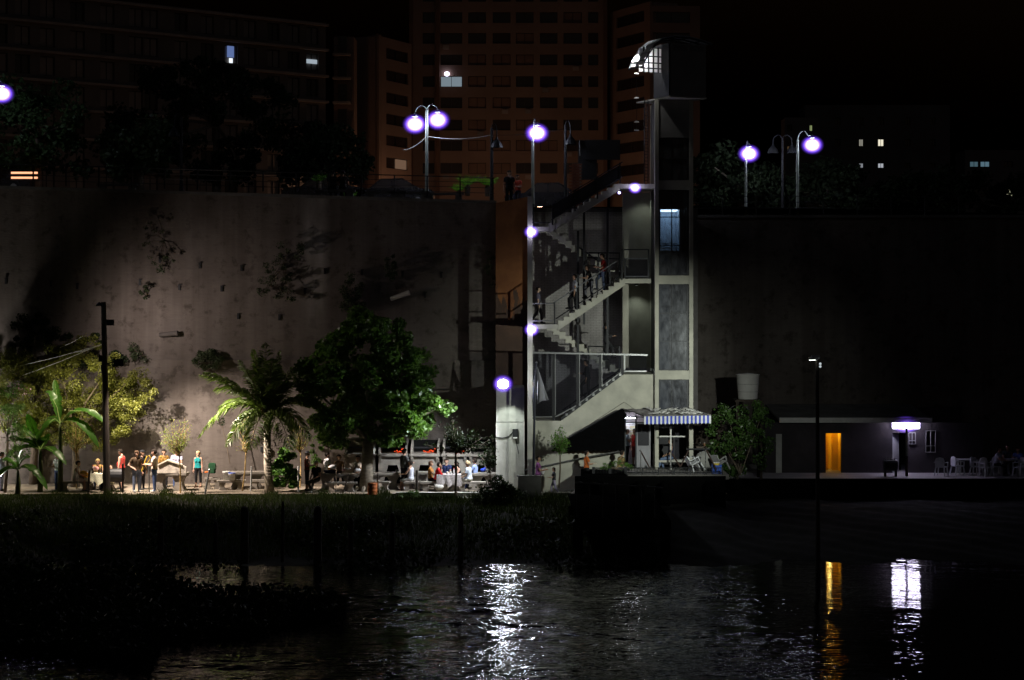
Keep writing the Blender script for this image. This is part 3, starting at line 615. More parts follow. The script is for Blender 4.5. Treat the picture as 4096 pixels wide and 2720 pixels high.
bulkhead('stair_lamp', 'violet white lamp at the lower left stair landing', 2127, 1319, 85.3, (.14,.11,.10), (.40,.30,.35), sl_, bracket=(.1,.45,0))
# recessed spots under the right landings
for (px, py, lb) in ((2545,1141,'recessed spotlight under the middle right landing'),(2575,762,'recessed spotlight under the top right landing')):
    c = Vector(P(px,py,87.9)); t = thing('landing_spot', lb, 'lamp', c)
    MB().lathe([(.07,0),(.09,.03),(.09,.06)], c, 10).build('ring', steel, t); MB().lathe([(.0,.004),(.06,.005)], c-Vector((0,0,.008)), 10).build('lens', emit('spot_lens', (.9,1,.9), 6.0), t)
    spot('landing_spot_light', c-Vector((0,0,.03)), c+Vector((0,.35,-2.5)), 34, (.88,1.0,.86), 100, .7, .05, t)
pl = bulkhead('pier_lamp', 'brightest violet white lamp on the pale concrete pier', 2012, 1536, 85.15, (.23,.19,.19), (.52,.38,.46), emit('pier_lamp_core', (.90,.92,1.0), 340.0), bracket=(.12,1.1,-.1))
hs = MB().lathe([(.30*math.sin(k*math.pi/12), .02+.24*math.cos(k*math.pi/12)) for k in range(7)], P(2012,1536,85.15), 18, Matrix.Rotation(R(-90),4,'X')); hs.build('added_hood', steel, pl, smooth=True)  # half dome added to keep the bulb's light off wall and pier

cpl = Vector(P(2012,1536,85.15))
spot('pier_flood', cpl+Vector((-.5,.1,-.2)), P(1600,2010,86.6), 2300, (.92,.96,1.0), 104, .8, .2, pl)
spot('pier_downlight', cpl+Vector((.15,-.15,-.62)), cpl+Vector((.3,1.6,-3)), 130, (.88,1.0,.90), 75, .6, .06, pl)
# promenade street lamps
def street_lamp(label, px, Y, ytop, heads, lit=True, base=None, m=steel, group='street lamps on the promenade'):
    x = PX(px,Y); zb_ = walltop(x)-.1; t = thing('street_lamp', label, 'street lamp', (x,Y,zb_), group=group)
    zt_ = PZ(ytop,Y)
    MB().tube([(x,Y,zb_),(x,Y,zb_+.8),(x,Y,zt_)], [.11,.08,.06], 8).build('post', m, t)
    for (hx, hy) in heads:
        h = Vector(P(hx,hy,Y)); sgn = 1 if h.x > x else -1; arm = []
        topz = max(zt_, h.z+.55); r_ = abs(h.x-x)/2
        for k in range(9):
            q = math.pi*k/8; arm.append((x+sgn*(r_-r_*math.cos(q)), Y, zt_-.02+(topz-zt_+.25)*math.sin(q)*.9 if k < 5 else h.z+.45+(zt_+.0-h.z-.45+.25)*max(0, math.sin(q))*.9))
        arm[-1] = (h.x, Y, h.z+.3); MB().tube(arm, .028, 6).build('arm', m, t)
        if lit:
            MB().ell(h, (.27,.24,.21), 16, 10).build('bulb', core_w, t, smooth=True); MB().ell(h, (.66,.52,.54), 18, 11).build('bloom_halo', bloom_m, t, smooth=True)  # second ellipsoid is painted bloom around the bulb
            MB().lathe([(.13,0),(.05,.14),(.0,.2)], h+Vector((0,0,.36)), 10).build('cap', m, t)
        else: MB().lathe([(.30,-.22),(.29,-.18),(.22,0),(.08,.16),(.03,.3)], h, 12).build('bell', m, t)
    return t
pale_post = surf('pale_post', (.45,.50,.45), None, 3, .5, .05)
street_lamp('lit double headed street lamp on a pale post', 1707, 92.6, 440, [(1660,497),(1751,480)], m=pale_post)
street_lamp('lit single street lamp beside the two people on the promenade', 2131, 93, 545, [(2148,532)], m=pale_post)
street_lamp('lit street lamp at the right, left of the brighter one', 2983, 101, 640, [(2996,615)], m=pale_post)
street_lamp('lit street lamp at the right with a bright pale post', 3190, 100, 560, [(3249,580)], m=pale_post)
street_lamp('lit street lamp cut by the left edge of the picture', -62, 92.5, 330, [(8,375)], m=pale_post)
street_lamp('unlit hooked street lamp in front of the dark trees at the left', 725, 92.4, 470, [(697,528)], lit=False)
street_lamp('unlit bell lamp left of the two people on the promenade', 1967, 92.5, 512, [(1987,572)], lit=False)
street_lamp('unlit twin hooked lamp beside the brick pillar', 2262, 93.5, 500, [(2282,560)], lit=False)
street_lamp('unlit twin arched lamp between the right street lamps', 3130, 102, 560, [(3092,596),(3168,596)], lit=False)
# sodium lamps in the street below the tower block
for i, px in enumerate((1330,1560,1760,1960,2160,2360,950,450)):
    Y = 238 if px > 1400 else (224 if px > 1200 else 186); x = PX(px,Y); t = thing('sodium_lamp', ('leftmost sodium lamp below the balcony block','sodium lamp below the slanted window rows','sodium lamp below the left end of the tower block','sodium lamp below the middle of the tower block','sodium lamp below the right half of the tower block','sodium lamp below the right hand wing','added fill lamp below the right part of the slab block','added fill lamp below the left part of the slab block')[i], 'street lamp', (x,Y,13.9), group='sodium lamps below the tower block')
    zs2 = 19.2 if px > 1200 else 16.6; MB().tube([(x,Y,12.9),(x,Y,zs2-.3)], .08, 6).build('post', steel, t); MB().ell((x,Y,zs2), (.3,.3,.3), 10, 7).build('globe', emit('sodium' if px > 1200 else 'sodium_added', (1,.55,.33), 52.0 if px > 1200 else 38.0), t, smooth=True)  # the two dim globes are added, unseen, to brighten the slab block
# garland wire
gw = thing('garland_wire', 'sagging wire lit near the double street lamp', 'wire', P(1707,548,92.6))
def sag(a, b, s, n=10): 
    a, b = Vector(a), Vector(b); return [a.lerp(b, k/n)-Vector((0,0,s*4*(k/n)*(1-k/n))) for k in range(n+1)]
wire_m = surf('pale_wire', (.55,.55,.5), None, 4, .5, 0)
MB().tube(sag(P(1612,600,93.2),P(1706,545,92.6),.15), .016, 4).build('span', wire_m, gw); MB().tube(sag(P(1708,545,92.6),P(1967,540,92.5),.16), .018, 4).build('span', wire_m, gw)
MB().tube(sag(P(1967,540,92.5),P(2260,515,93.5),.1), .010, 4).build('span', steel, gw)
# ================================================================ PROMENADE
rg = thing('promenade_railing', 'long dark four bar railing along the wall top', 'railing', (-12, 90.3, walltop(-12)))
for k in range(17):
    X = -25.2+k*1.52; z = walltop(X)+.12; MB().box(X-.03,X+.03,90.22,90.30,z,z+.92).build('post', steel, rg)
for h in (.22,.46,.70,.93):
    MB().tube([(-25.5,90.26,walltop(-25.5)+.12+h),(-.8,90.26,walltop(-.8)+.12+h)], .026 if h > .9 else .016, 5).build('rail', surf('rail_steel', (.10,.10,.105), None, 4, .35, 0, metal=.8), rg)
rg2 = thing('promenade_railing', 'unlit railing along the wall top right of the lift', 'railing', (18, 98.2, 12.7))
for k in range(9):
    X = 8.9+k*1.7; MB().box(X-.03,X+.03,98.17,98.25,12.7,13.65).build('post', steel, rg2)
for h in (.35,.65,.95): MB().tube([(8.8,98.2,12.7+h),(25,98.2,12.7+h)], .02, 5).build('rail', steel, rg2)
def bench_slab(label, px, Y=91.6):
    x = PX(px,Y); z = walltop(x)-.1; t = thing('promenade_bench', label, 'bench', (x,Y,z))
    MB().box(x-.95,x+.95,Y-.22,Y+.22,z+.36,z+.46).build('seat', concrete_dark, t)
    for s in (-.7,.7): MB().box(x+s-.16,x+s+.16,Y-.2,Y+.2,z-.02,z+.359).build('leg', concrete_dark, t)
for px, lb in ((1340,'concrete bench with two seated people on the promenade'),(1545,'concrete slab bench left of the double lamp post'),(1775,'concrete slab bench right of the double lamp post'),(1640,'concrete slab bench just in front of the double lamp post'),(470,'dark concrete bench at the left of the promenade')): bench_slab(lb, px)
# cars on the promenade street
car_paint = surf('dark_car_paint', (.018,.018,.022), None, 3, .25, 0, spec=.6); tyre = surf('tyre', (.015,.015,.015), None, 5, .9, 0)
def car(label, px, Y, m=car_paint, rz=0, lights=None):
    x = PX(px,Y); z = walltop(x)-.1; t = thing('parked_car', label, 'car', (x,Y,z), rz)
    body = [(-2.1,.30),(-2.12,.70),(-1.95,.84),(-1.15,.92),(-.55,1.40),(.55,1.43),(1.35,.95),(2.0,.86),(2.1,.65),(2.1,.30)]
    b = MB().prism(body, -.82, .82); b.build('body', m, t, local=True)
    for s in (-1,1):
        MB().prism([(-1.02,.95),(-.50,1.34),(-.03,1.35),(-.03,.95)], .822*s-.004, .822*s+.004).build('window', pane_dark, t, local=True)
        MB().prism([(.05,.95),(.05,1.36),(.50,1.36),(1.15,.97)], .822*s-.004, .822*s+.004).build('window', pane_dark, t, local=True)
        for wx in (-1.3,1.32):
            w = MB().lathe([(.0,-.1),(.31,-.1),(.33,-.05),(.33,.05),(.31,.1),(0,.1)], (wx,.76*s,.33), 14, Matrix.Rotation(R(90),4,'X')).build('wheel', tyre, t, local=True)
            MB().lathe([(0,-.105),(.17,-.104),(.17,.104),(0,.105)], (wx,.76*s,.33), 10, Matrix.Rotation(R(90),4,'X')).build('rim', steel_pale, w, local=True)
        MB().box(2.06,2.13,.52*s-.18,.52*s+.18,.62,.76).build('headlight', lights or pane_dark, t, local=True)
        MB().box(-2.14,-2.09,.52*s-.2,.52*s+.2,.66,.80).build('tail_light', surf('tail_red', (.2,.01,.01), None, 3, .3, 0), t, local=True)
    return t
car('dark car parked behind the double street lamp', 1570, 98.5); car('dark car parked behind the left bench', 1300, 98.5)
car('dark car parked behind the two standing people', 2190, 97)
c4 = car('dark car at the left edge with bars standing for light trails', -35, 96.5)
for dz in (.78, 1.02): MB().box(1.2,2.5,-.86,-.83,dz-.05,dz+.05).build('light_trail', emit('amber_trail', (1.0,.42,.22), 1.6), c4, local=True)  # glowing bars stand in for the light trails of a moving car
# brick pillar
bp = thing('brick_pillar', 'slim red brick pillar on the promenade beside the top flight', 'pillar', (PX(2305,92.4),92.4,walltop(2)-.1))
bx0, bz0 = PX(2287,92.4), walltop(2)-.1; brick_me = MB().box(-.118,.118,-.055,.055,-.032,.032).mesh('brick'); brick_me.materials.append(surf('red_brick', (.36,.15,.10), (.25,.10,.075), 3, .95, .4)); 
MB().box(bx0+.01,bx0+.45,92.21,92.59,bz0,bz0+2.1).build('mortar_core', surf('mortar', (.42,.38,.35), None, 5), bp)
for r_ in range(27):
    for k in range(3):
        xx = bx0+.115+k*.245-(.12 if r_%2 else 0)
        if xx > bx0+.47 or xx < bx0-.02: continue
        o = bpy.data.objects.new('brick', brick_me); COL.objects.link(o); o.parent = bp; o.location = (xx-PX(2305,92.4), 92.225-92.4+random.uniform(-.008,.008), .05+r_*.077); 
MB().tube([P(2320,622,92.4),P(2318,560,92.4)], .02, 5).build('aerial', steel_pale, bp)
tag(MB().obox(P(2350,640,93.5),(.9,.06,1.9)).box(PX(2340,93.5),PX(2480,93.5),93.4,93.46,PZ(640,93.5),PZ(560,93.5)).build('notice_board', surf('board_black', (.012,.012,.014), None, 3, .7, 0)), 'dark board above the topmost flight', 'board')
# ================================================================ KIOSK DECK AND RIGHT BANK
deckm = surf('deck_concrete', (.20,.19,.18), (.13,.125,.12), 1.4, .9, .3)
dk = thing('kiosk_deck', 'raised dark deck carrying the kiosk', 'deck', (PX(2600,85),85,0))
MB().box(PX(2505,84),PX(2905,84),82.9,90.9,.85,1.05).build('slab', deckm, dk); shade_blk = surf('painted_shade', (.0035,.0035,.0035), None, 3, 1.0, .3, spec=.0)  # near-black colour stands in for the shadow on fascias, piles and jetty
MB().box(PX(2300,82.6),PX(2905,82.6),82.75,82.9,-.9,1.0).build('fascia', shade_blk, dk)
MB().prismx([(82.9,-.3),(85.7,-.3),(85.7,1.04),(82.9,1.04)], PX(2505,84)-1.9, PX(2505,84)-.002).build('ramp_side', shade_blk, dk)
for px in (2415, 2662, 2560, 2840): MB().tube([(PX(px,82.3),82.3,-4),(PX(px,82.3),82.3,.84)], .20, 9).build('pile', shade_blk, dk)
dr = thing('lower_deck', 'long unlit waterside deck right of the kiosk', 'deck', (PX(3500,90),90,0))
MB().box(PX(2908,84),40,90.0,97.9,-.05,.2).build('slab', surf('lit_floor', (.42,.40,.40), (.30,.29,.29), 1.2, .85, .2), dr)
MB().box(PX(2908,84),40,89.85,89.99,-.7,.22).build('fascia', shade_blk, dr)
MB().box(PX(2908,84),40,89.4,89.84,-.75,-.45).build('edge_beam', shade_blk, dr)
for k in range(9): MB().tube([(PX(2960,82.5)+k*1.9,90.2,-2),(PX(2960,82.5)+k*1.9,90.2,-.06)], .17, 8).build('pile', shade_blk, dr)
# deck railing with diagonal braces
kr = thing('deck_railing', 'dark steel railing with thin bars along the kiosk deck', 'railing', (PX(2700,82.95),82.95,1.05))
for px in range(2506, 2900, 64): MB().box(PX(px,82.95)-.025,PX(px,82.95)+.025,82.93,82.98,1.05,1.35).build('post', steel, kr)
for z in (1.14,1.34): MB().tube([(PX(2505,82.95),82.95,z),(PX(2890,82.95),82.95,z)], .02, 5).build('rail', steel, kr)
for px in range(2514, 2890, 12): MB().box(PX(px,82.95)-.007,PX(px,82.95)+.007,82.943,82.957,1.15,1.33).build('baluster', steel, kr)
for (a,b) in (((2560,1800),(2598,1870)),((2678,1800),(2722,1868)),((2822,1795),(2866,1880)),((2755,1800),(2722,1866))): MB().tube([P(*a,83.3),P(*b,83.3)], .035, 5).build('brace', surf('brown_steel', (.05,.03,.025), None, 5), kr)
for px in (2563, 2684, 2822): MB().tube([P(px,1800,83.25),P(px,1872,83.25)], .022, 5).build('stanchion', steel_pale, kr)
MB().tube([P(2745,1797,83.3),P(2840,1797,83.3)], .04, 6).build('rail', steel, kr)
# mesh fence in front of the ramp
mf = thing('mesh_fence', 'dark framed mesh fence panels in front of the ramp', 'fence', (PX(2430,83.6),83.6,0))
for px in (2374,2440,2503): MB().box(PX(px,83.6)-.06,PX(px,83.6)+.06,83.56,83.66,-.3,PZ(1868,83.6)).build('post', steel, mf)
for py in (1870,1930): MB().box(PX(2374,83.6),PX(2506,83.6),83.58,83.64,PZ(py+5,83.6),PZ(py,83.6)).build('rail', steel, mf)
for a in (2378,2444):
    for k in range(20): MB().box(PX(a+k*3,83.6)-.004,PX(a+k*3,83.6)+.004,83.6,83.608,PZ(1930,83.6),PZ(1873,83.6)).build('wire', steel, mf) if k%2 == 0 else None
lf = thing('lower_railing', 'lower dark railing in front of the mesh fence', 'railing', (PX(2480,73.6),73.6,.3))
for px in range(2310,2660,52): MB().box(PX(px,73.6)-.035,PX(px,73.6)+.035,73.57,73.64,.3,PZ(1932+(px-2303)*.0625,73.6)).build('post', steel, lf)
jt = thing('jetty', 'timber jetty on piles below the kiosk, its shade painted black', 'jetty', (PX(2480,75),75,.2))
for k in range(24): MB().box(PX(2303,73.6),PX(2680,73.6),73.2+k*.4,73.58+k*.4,.16,.25).build('plank', shade_blk, jt)
for px in (2312,2415,2540,2662): MB().tube([(PX(px,73.4),73.4,-3),(PX(px,73.4),73.4,.15)], .19, 9).build('pile', shade_blk, jt); MB().tube([(PX(px,73.4),79,-3),(PX(px,73.4),79,.15)], .19, 9).build('pile', shade_blk, jt)
MB().box(PX(2303,73.6),PX(2680,73.6),73.1,73.19,-.1,.24).build('edge_beam', shade_blk, jt)
MB().bar(P(2303,1930,73.6),P(2655,1952,73.6),.06,.06).build('rail', surf('worn_rail', (.12,.12,.11), None, 4), lf)
# ---------------------------------------------------------------- kiosk
ki = thing('kiosk', 'snack kiosk under the stairs with a menu board and open door', 'kiosk', (PX(2600,86),86,1.05))
interior = surf('kiosk_white', (.75,.76,.80), None, 2, .7, 0)
MB().box(PX(2497,88),PX(2620,88),87.9,88.0,1.05,PZ(1650,88)).build('back_wall', surf('kiosk_dado', (.30,.27,.30), None, 1.5), ki)
mbd = MB().box(PX(2498,87.8),PX(2543,87.8),87.80,87.89,PZ(1780,87.8),PZ(1692,87.8)).build('menu_board', interior, ki)
ink = surf('menu_ink', (.10,.06,.16), None, 9, .8, 0); sheet_m = surf('menu_paper', (.72,.66,.46), None, 9, .8, 0)
def scribble(x0, z0, h, m, par, n):        # hand painted header, unreadable squiggle strokes as in the photograph
    for k in range(n):
        x = x0+k*.058; q = MB(); pts = [(x+random.uniform(0,.045), 87.796, z0+random.uniform(-h,h)) for _ in range(4)]
        q.tube(pts, .008, 4).build('lettering', m, par)
scribble(PX(2501,87.8), PZ(1697,87.8), .022, ink, mbd, 8)
for i, (px0, px1, py0, py1) in enumerate(((2502,2509,1705,1725),(2520,2541,1704,1712),(2519,2541,1716,1724),(2520,2541,1728,1740),(2502,2510,1730,1748),(2520,2541,1745,1765))): MB().box(PX(px0,87.79),PX(px1,87.79),87.787,87.797,PZ(py1,87.79),PZ(py0,87.79)).build('menu_sheet', sheet_m, mbd)
dp = MB().box(PX(2545,85.9),PX(2602,85.9),85.88,85.95,1.06,PZ(1690,85.9)).build('door_panel', surf('door_grey', (.30,.30,.33), None, 2, .6, .05), ki)
MB().box(PX(2552,85.85),PX(2596,85.85),85.855,85.879,PZ(1782,85.85),PZ(1696,85.85)).build('door_pane', glassmat('milky_glass', (.4,.42,.46), .75, .25), dp)
for px in (2500,2543): MB().box(PX(px,86)-.03,PX(px,86)+.03,85.85,85.97,1.06,PZ(1650,86)).build('frame_post', steel, ki)
for py in (1668,1689): MB().box(PX(2500,86),PX(2580,86),85.86,85.92,PZ(py+2,86),PZ(py-2,86)).build('frame_rail', steel, ki)
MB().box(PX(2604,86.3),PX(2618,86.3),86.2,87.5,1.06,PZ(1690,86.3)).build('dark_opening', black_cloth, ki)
cr = MB().box(PX(2682,85.4)-.03,PX(2682,85.4)+.03,85.2,85.26,1.06,PZ(1704,85.4)).build('white_frame', white_paint, ki)
MB().box(PX(2637,85.4),PX(2738,85.4),85.19,85.25,PZ(1747,85.4),PZ(1742,85.4)).build('cross_bar', white_paint, cr)
MB().box(PX(2612,85.8),PX(2625,85.8),85.75,85.85,1.06,PZ(1775,85.8)).build('jamb', concrete_pale, ki)
MB().box(PX(2625,87),PX(2755,87),87.2,87.3,1.06,PZ(1690,87)).build('rear_panel', surf('kiosk_rear', (.05,.05,.055), None, 2), ki)
MB().box(PX(2700,86.3),PX(2716,86.3),86.25,86.32,1.06,PZ(1695,86.3)).build('glass_strip', glassmat('grey_glass', (.5,.5,.5), .5), ki)
MB().box(PX(2628,86),PX(2745,86),85.6,86.2,PZ(1846,86),PZ(1838,86)).build('bench_slab', concrete_pale, ki)
tb_ = MB().tube([(PX(2503,87),87.2,PZ(1672,87)),(PX(2540,87),87.2,PZ(1672,87))], .03, 6).build('tube_lamp', emit('kiosk_tube', (.92,.93,1.0), 90.0), ki)
# awning: tin roof sheets, striped valance, black side curtain
aw = thing('kiosk_awning', 'blue and white striped awning with a dirty ribbed roof over the kiosk', 'awning', (PX(2700,84.5),84.5,3))
def quadslab(pts, t=.02):
    a, b, c, d = [Vector(k) for k in pts]; nrm = (b-a).cross(d-a).normalized()*t
    return MB().add([a,b,c,d,a+nrm,b+nrm,c+nrm,d+nrm], [(0,1,2,3),(7,6,5,4),(0,4,5,1),(1,5,6,2),(2,6,7,3),(3,7,4,0)])
A0, A1 = Vector(P(2497,1638,85.6)), Vector(P(2772,1640,85.6)); B0, B1 = Vector(P(2576,1665,83.9)), Vector(P(2844,1661,83.9))
tin = surf('dirty_tin', (.30,.29,.29), (.14,.13,.13), 2.2, .8, .4, stretch=(2,.5,1))
for k in range(16):
    t0, t1 = k/16+.001, (k+1)/16-.001; dz = Vector((0,0,.012*(k%2)))
    quadslab([B0.lerp(B1,t0)+dz, B0.lerp(B1,t1)+dz, A0.lerp(A1,t1)+dz, A0.lerp(A1,t0)+dz]).build('roof_sheet', tin, aw)
sw, sb = surf('stripe_white', (.78,.80,.84), None, 6, .8, .1), surf('stripe_blue', (.07,.10,.55), None, 6, .8, .1)
zt2 = B0.z-.01; n = 33
for k in range(n):
    xa, xb = B0.x+(B1.x-B0.x)*k/n, B0.x+(B1.x-B0.x)*(k+1)/n; dz = (B1.z-B0.z)*(k+.5)/n; xm_ = (xa+xb)/2; w_ = xb-xa; yy = 83.9+.02*math.sin(k*1.7)
    m_ = sb if k%2 == 1 else sw; h = .30
    MB().prism([(xa,zt2+dz),(xa,zt2+dz-h),(xm_-w_*.25,zt2+dz-h-.035),(xm_,zt2+dz-h-(.06 if k%2==0 else .02)),(xm_+w_*.25,zt2+dz-h-.035),(xb,zt2+dz-h),(xb,zt2+dz)], yy-.006, yy+.006).build('stripe', m_, aw)
for q in (B0, B1): MB().tube([q, (q.x-.55, 85.6, A0.z)], .02, 5).build('arm', steel, aw)
# crumpled plastic on the roof
pts = MB()
for k in range(26):
    t = random.uniform(.22,.93); s_ = random.uniform(.2,.9); c = B0.lerp(B1,t).lerp(A0.lerp(A1,t), s_)+Vector((0,0,.06)); pts.ell(c, (random.uniform(.12,.3),random.uniform(.15,.3),random.uniform(.03,.09)), 7, 5, Matrix.Rotation(random.uniform(-.4,.4),3,'Y'))
tag(pts.build('plastic_sheet', surf('crumpled_plastic', (.62,.62,.60), (.35,.34,.33), 6, .6, .9)), 'crumpled pale plastic sheet lying on the awning roof', 'plastic sheet')
# black gable curtain left of the awning
ct = thing('side_curtain', 'large black awning curtain with a scalloped hem left of the kiosk', 'awning', P(2350,1720,84.6))
hem = []
for k in range(34):
    px = 2204+k*(2499-2204)/33; hem.append((PX(px,85.25), PZ(1803+(5 if k%2 else 0)-(px-2204)*.012,85.25)))
MB().prism([(PX(2497,85.25),PZ(1640,85.25)),(PX(2484,85.25),PZ(1636,85.25)),(PX(2232,85.25),PZ(1778,85.25))]+hem, 85.23, 85.252).build('cloth', black_cloth, ct)
quadslab([P(2232,1778,85.25),P(2497,1636,85.25),P(2497,1634,85.68),P(2232,1777,85.68)]).build('top_cloth', black_cloth, ct)
MB().tube([P(2230,1776,85.25),P(2488,1634,85.25),P(2578,1664,83.92)], .02, 5).build('ridge_bar', steel, ct)
MB().tube([P(2300,1737,85.68),P(2497,1608,85.68),P(2552,1648,85.68)], .008, 4).build('guy_wire', steel, ct)
# ramp handrail across the wall
rh = tag(MB().tube([P(2098,1881,85.5),P(2300,1838,85.4),P(2500,1801,85.3)], .035, 6).build('ramp_handrail', surf('dark_pipe', (.10,.10,.10), None, 4)), 'long dark pipe handrail slanting across the concrete wall', 'handrail')
rp = MB().prismx([(83.7,-.2),(85.68,-.2),(85.68,.02),(83.7,.02)], PX(2250,85), PX(2300,85)); tag(MB().add([(PX(2260,85),83.7,0),(PX(2500,85),83.7,.95),(PX(2500,85),85.68,.95),(PX(2260,85),85.68,0),(PX(2260,85),83.7,-.4),(PX(2500,85),83.7,-.4),(PX(2500,85),85.68,-.4),(PX(2260,85),85.68,-.4)], [(0,1,2,3),(7,6,5,4),(0,4,5,1),(1,5,6,2),(2,6,7,3),(3,7,4,0)]).build('ramp', deckm), 'ramp climbing to the kiosk deck', 'ramp', kind='structure')
tag(MB().box(PX(2072,84.2),PX(2165,84.2),84.1,84.4,-.4,PZ(1906,84.2)).box(PX(2068,84.2),PX(2168,84.2),84.07,84.43,PZ(1906,84.2),PZ(1902,84.2)).build('concrete_block', concrete_dark), 'low concrete wall block behind the dark shrub', 'wall')
kb = tag(MB().box(PX(1585,85),PX(2310,85),84.55,84.9,-.4,.12).box(PX(1832,85),PX(2240,85),84.2,84.54,-.4,-.06).build('kerb', concrete), 'low concrete kerb steps at the front of the terrace', 'kerb', kind='structure')
# ================================================================ RIGHT BANK HUT
hm = surf('hut_wall', (.055,.047,.052), (.032,.029,.032), 1.2, .9, .3)
Yh = 93.0
hx = lambda px: PX(px,Yh)
hz = lambda py: PZ(py,Yh)
ht = thing('waterside_hut', 'low dark hut with an orange lit doorway and a tube lamp', 'hut', (hx(3450),Yh,.2))
segs = [(3060,3104),(3128,3303),(3366,3570),(3632,3700),(3742,3930)]
w = MB()
for a, b in segs: w.box(hx(a),hx(b),Yh,Yh+.2,.2,hz(1690))
w.box(hx(3104),hx(3128),Yh,Yh+.2,hz(1736),hz(1690)); w.box(hx(3303),hx(3366),Yh,Yh+.2,hz(1733),hz(1690)); w.box(hx(3570),hx(3632),Yh,Yh+.2,hz(1731),hz(1690)); w.box(hx(3700),hx(3742),Yh,Yh+.2,.2,hz(1808)); w.box(hx(3700),hx(3742),Yh,Yh+.2,hz(1722),hz(1690))
w.build('wall', hm, ht)
roofm = surf('hut_roof', (.26,.25,.245), (.16,.155,.15), 1.2, .9, .3)
quadslab([(hx(3112),Yh-.45,hz(1684)),(hx(3720),Yh-.45,hz(1684)),(hx(3720),Yh+4.5,hz(1684)+.45),(hx(3112),Yh+4.5,hz(1684)+.45)], .10).build('roof', roofm, ht)
MB().box(hx(3112),hx(3720),Yh-.52,Yh-.455,hz(1688),hz(1668)).build('lit_edge_strip', white_paint, ht)  # pale strip paints the light along the front of the eave
MB().box(hx(3060),hx(3930),Yh+4.4,Yh+4.6,.2,hz(1684)+.4).build('rear_wall', hm, ht)
MB().box(hx(3104),hx(3128),Yh+.05,Yh+.10,.2,hz(1736)).build('door', surf('pale_door', (.50,.50,.48), None, 1.5), ht)
yl = surf('yellow_lining', (.80,.55,.05), (.70,.46,.04), 1.0, .7, .0)
rm = MB().box(hx(3296),hx(3298),Yh+.21,Yh+2.2,.2,hz(1700)); rm.box(hx(3372),hx(3374),Yh+.21,Yh+2.2,.2,hz(1700)); rm.box(hx(3296),hx(3374),Yh+2.2,Yh+2.3,.2,hz(1700)); rm.box(hx(3296),hx(3374),Yh+.21,Yh+2.3,hz(1700),hz(1698)); rm.build('lit_room', yl, ht)
for a, b in ((3306,3324),(3338,3365)): MB().box(hx(a),hx(b),Yh+.9,Yh+.93,.25,hz(1735)).build('curtain', transl('yellow_curtain', (.85,.60,.05)), ht)
MB().ell((hx(3336),Yh+1.3,hz(1722)), (.09,.09,.09), 8, 6).build('bulb', emit('hut_bulb', (1,.70,.16), 70.0), ht)
MB().ell((hx(3336),Yh+.45,hz(1722)), (.05,.05,.05), 8, 6).build('bulb', emit('hut_bulb2', (1,.70,.16), 40.0), ht)
MB().obox((hx(3588),Yh+.45,(.2+hz(1732))/2),(.62,.05,hz(1732)-.22), R(48)).build('door', surf('grey_door', (.42,.43,.43), None, 1.5), ht)
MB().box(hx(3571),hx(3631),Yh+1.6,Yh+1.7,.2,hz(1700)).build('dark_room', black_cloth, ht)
for (a,b,c,d) in ((3634,3662,1730,1775),(3702,3742,1722,1808)):
    f = MB()
    for q in ((a,a+2),(b-2,b),((a+b)/2-1,(a+b)/2+1)): f.box(hx(q[0]),hx(q[1]),Yh-.06,Yh-.002,hz(d),hz(c))
    for q in (c,d,(c*.3+d*.7)): f.box(hx(a),hx(b),Yh-.055,Yh-.004,hz(q+2),hz(q))
    f.build('window', surf('hut_frame', (.30,.30,.30), None, 3), ht); 
nt_ = thing('tube_lamp', 'long violet white tube lamp over the hut doorway', 'lamp', (hx(3618),Yh-.35,hz(1698)))
for dz in (-.09,.08): MB().tube([(hx(3566),Yh-.30,hz(1697)+dz),(hx(3672),Yh-.30,hz(1697)+dz)], .10, 8).build('tube', emit('neon_core', (.82,.76,1.0), 22.0), nt_, smooth=True)
MB().box(hx(3566),hx(3674),Yh-.18,Yh-.10,hz(1712),hz(1682)).build('batten', white_paint, nt_)
MB().tube([(hx(3550),Yh-.30,hz(1697)),(hx(3688),Yh-.30,hz(1697))], .46, 14).build('bloom_tube', bloom_m, nt_, smooth=True)  # same painted bloom volume, drawn out around the tubes
# barrel grill and posts by the hut
bg_ = thing('barrel_grill', 'black barrel grill standing on the lit floor by the hut', 'grill', (PX(3562,91.2),91.2,.2))
xx = PX(3562,91.2); MB().lathe([(.0,-.31),(.24,-.31),(.26,-.28),(.26,.28),(.24,.31),(0,.31)], (xx,91.2,.72), 12, Matrix.Rotation(R(90),4,'Y')).build('drum', steel, bg_)
for s in (-.25,.25): MB().box(xx+s-.04,xx+s+.04,91.1,91.3,.2,.55).build('leg', steel, bg_)
for k in range(4): MB().ell((xx-.2+k*.13,91.2,1.02), (.06,.05,.04), 7, 5).build('meat', surf('grey_meat', (.3,.28,.27), None, 8), bg_)
pw = thing('white_topped_post', 'slim post painted white at the top beside the hut door', 'post', (PX(3627,91.3),91.3,.2))
MB().tube([(PX(3627,91.3),91.3,.2),(PX(3627,91.3),91.3,1.15)], .07, 8).build('lower_post', wood_dark, pw); MB().tube([(PX(3627,91.3),91.3,1.15),(PX(3626,91.3),91.3,2.45)], .055, 8).build('upper_post', white_paint, pw)
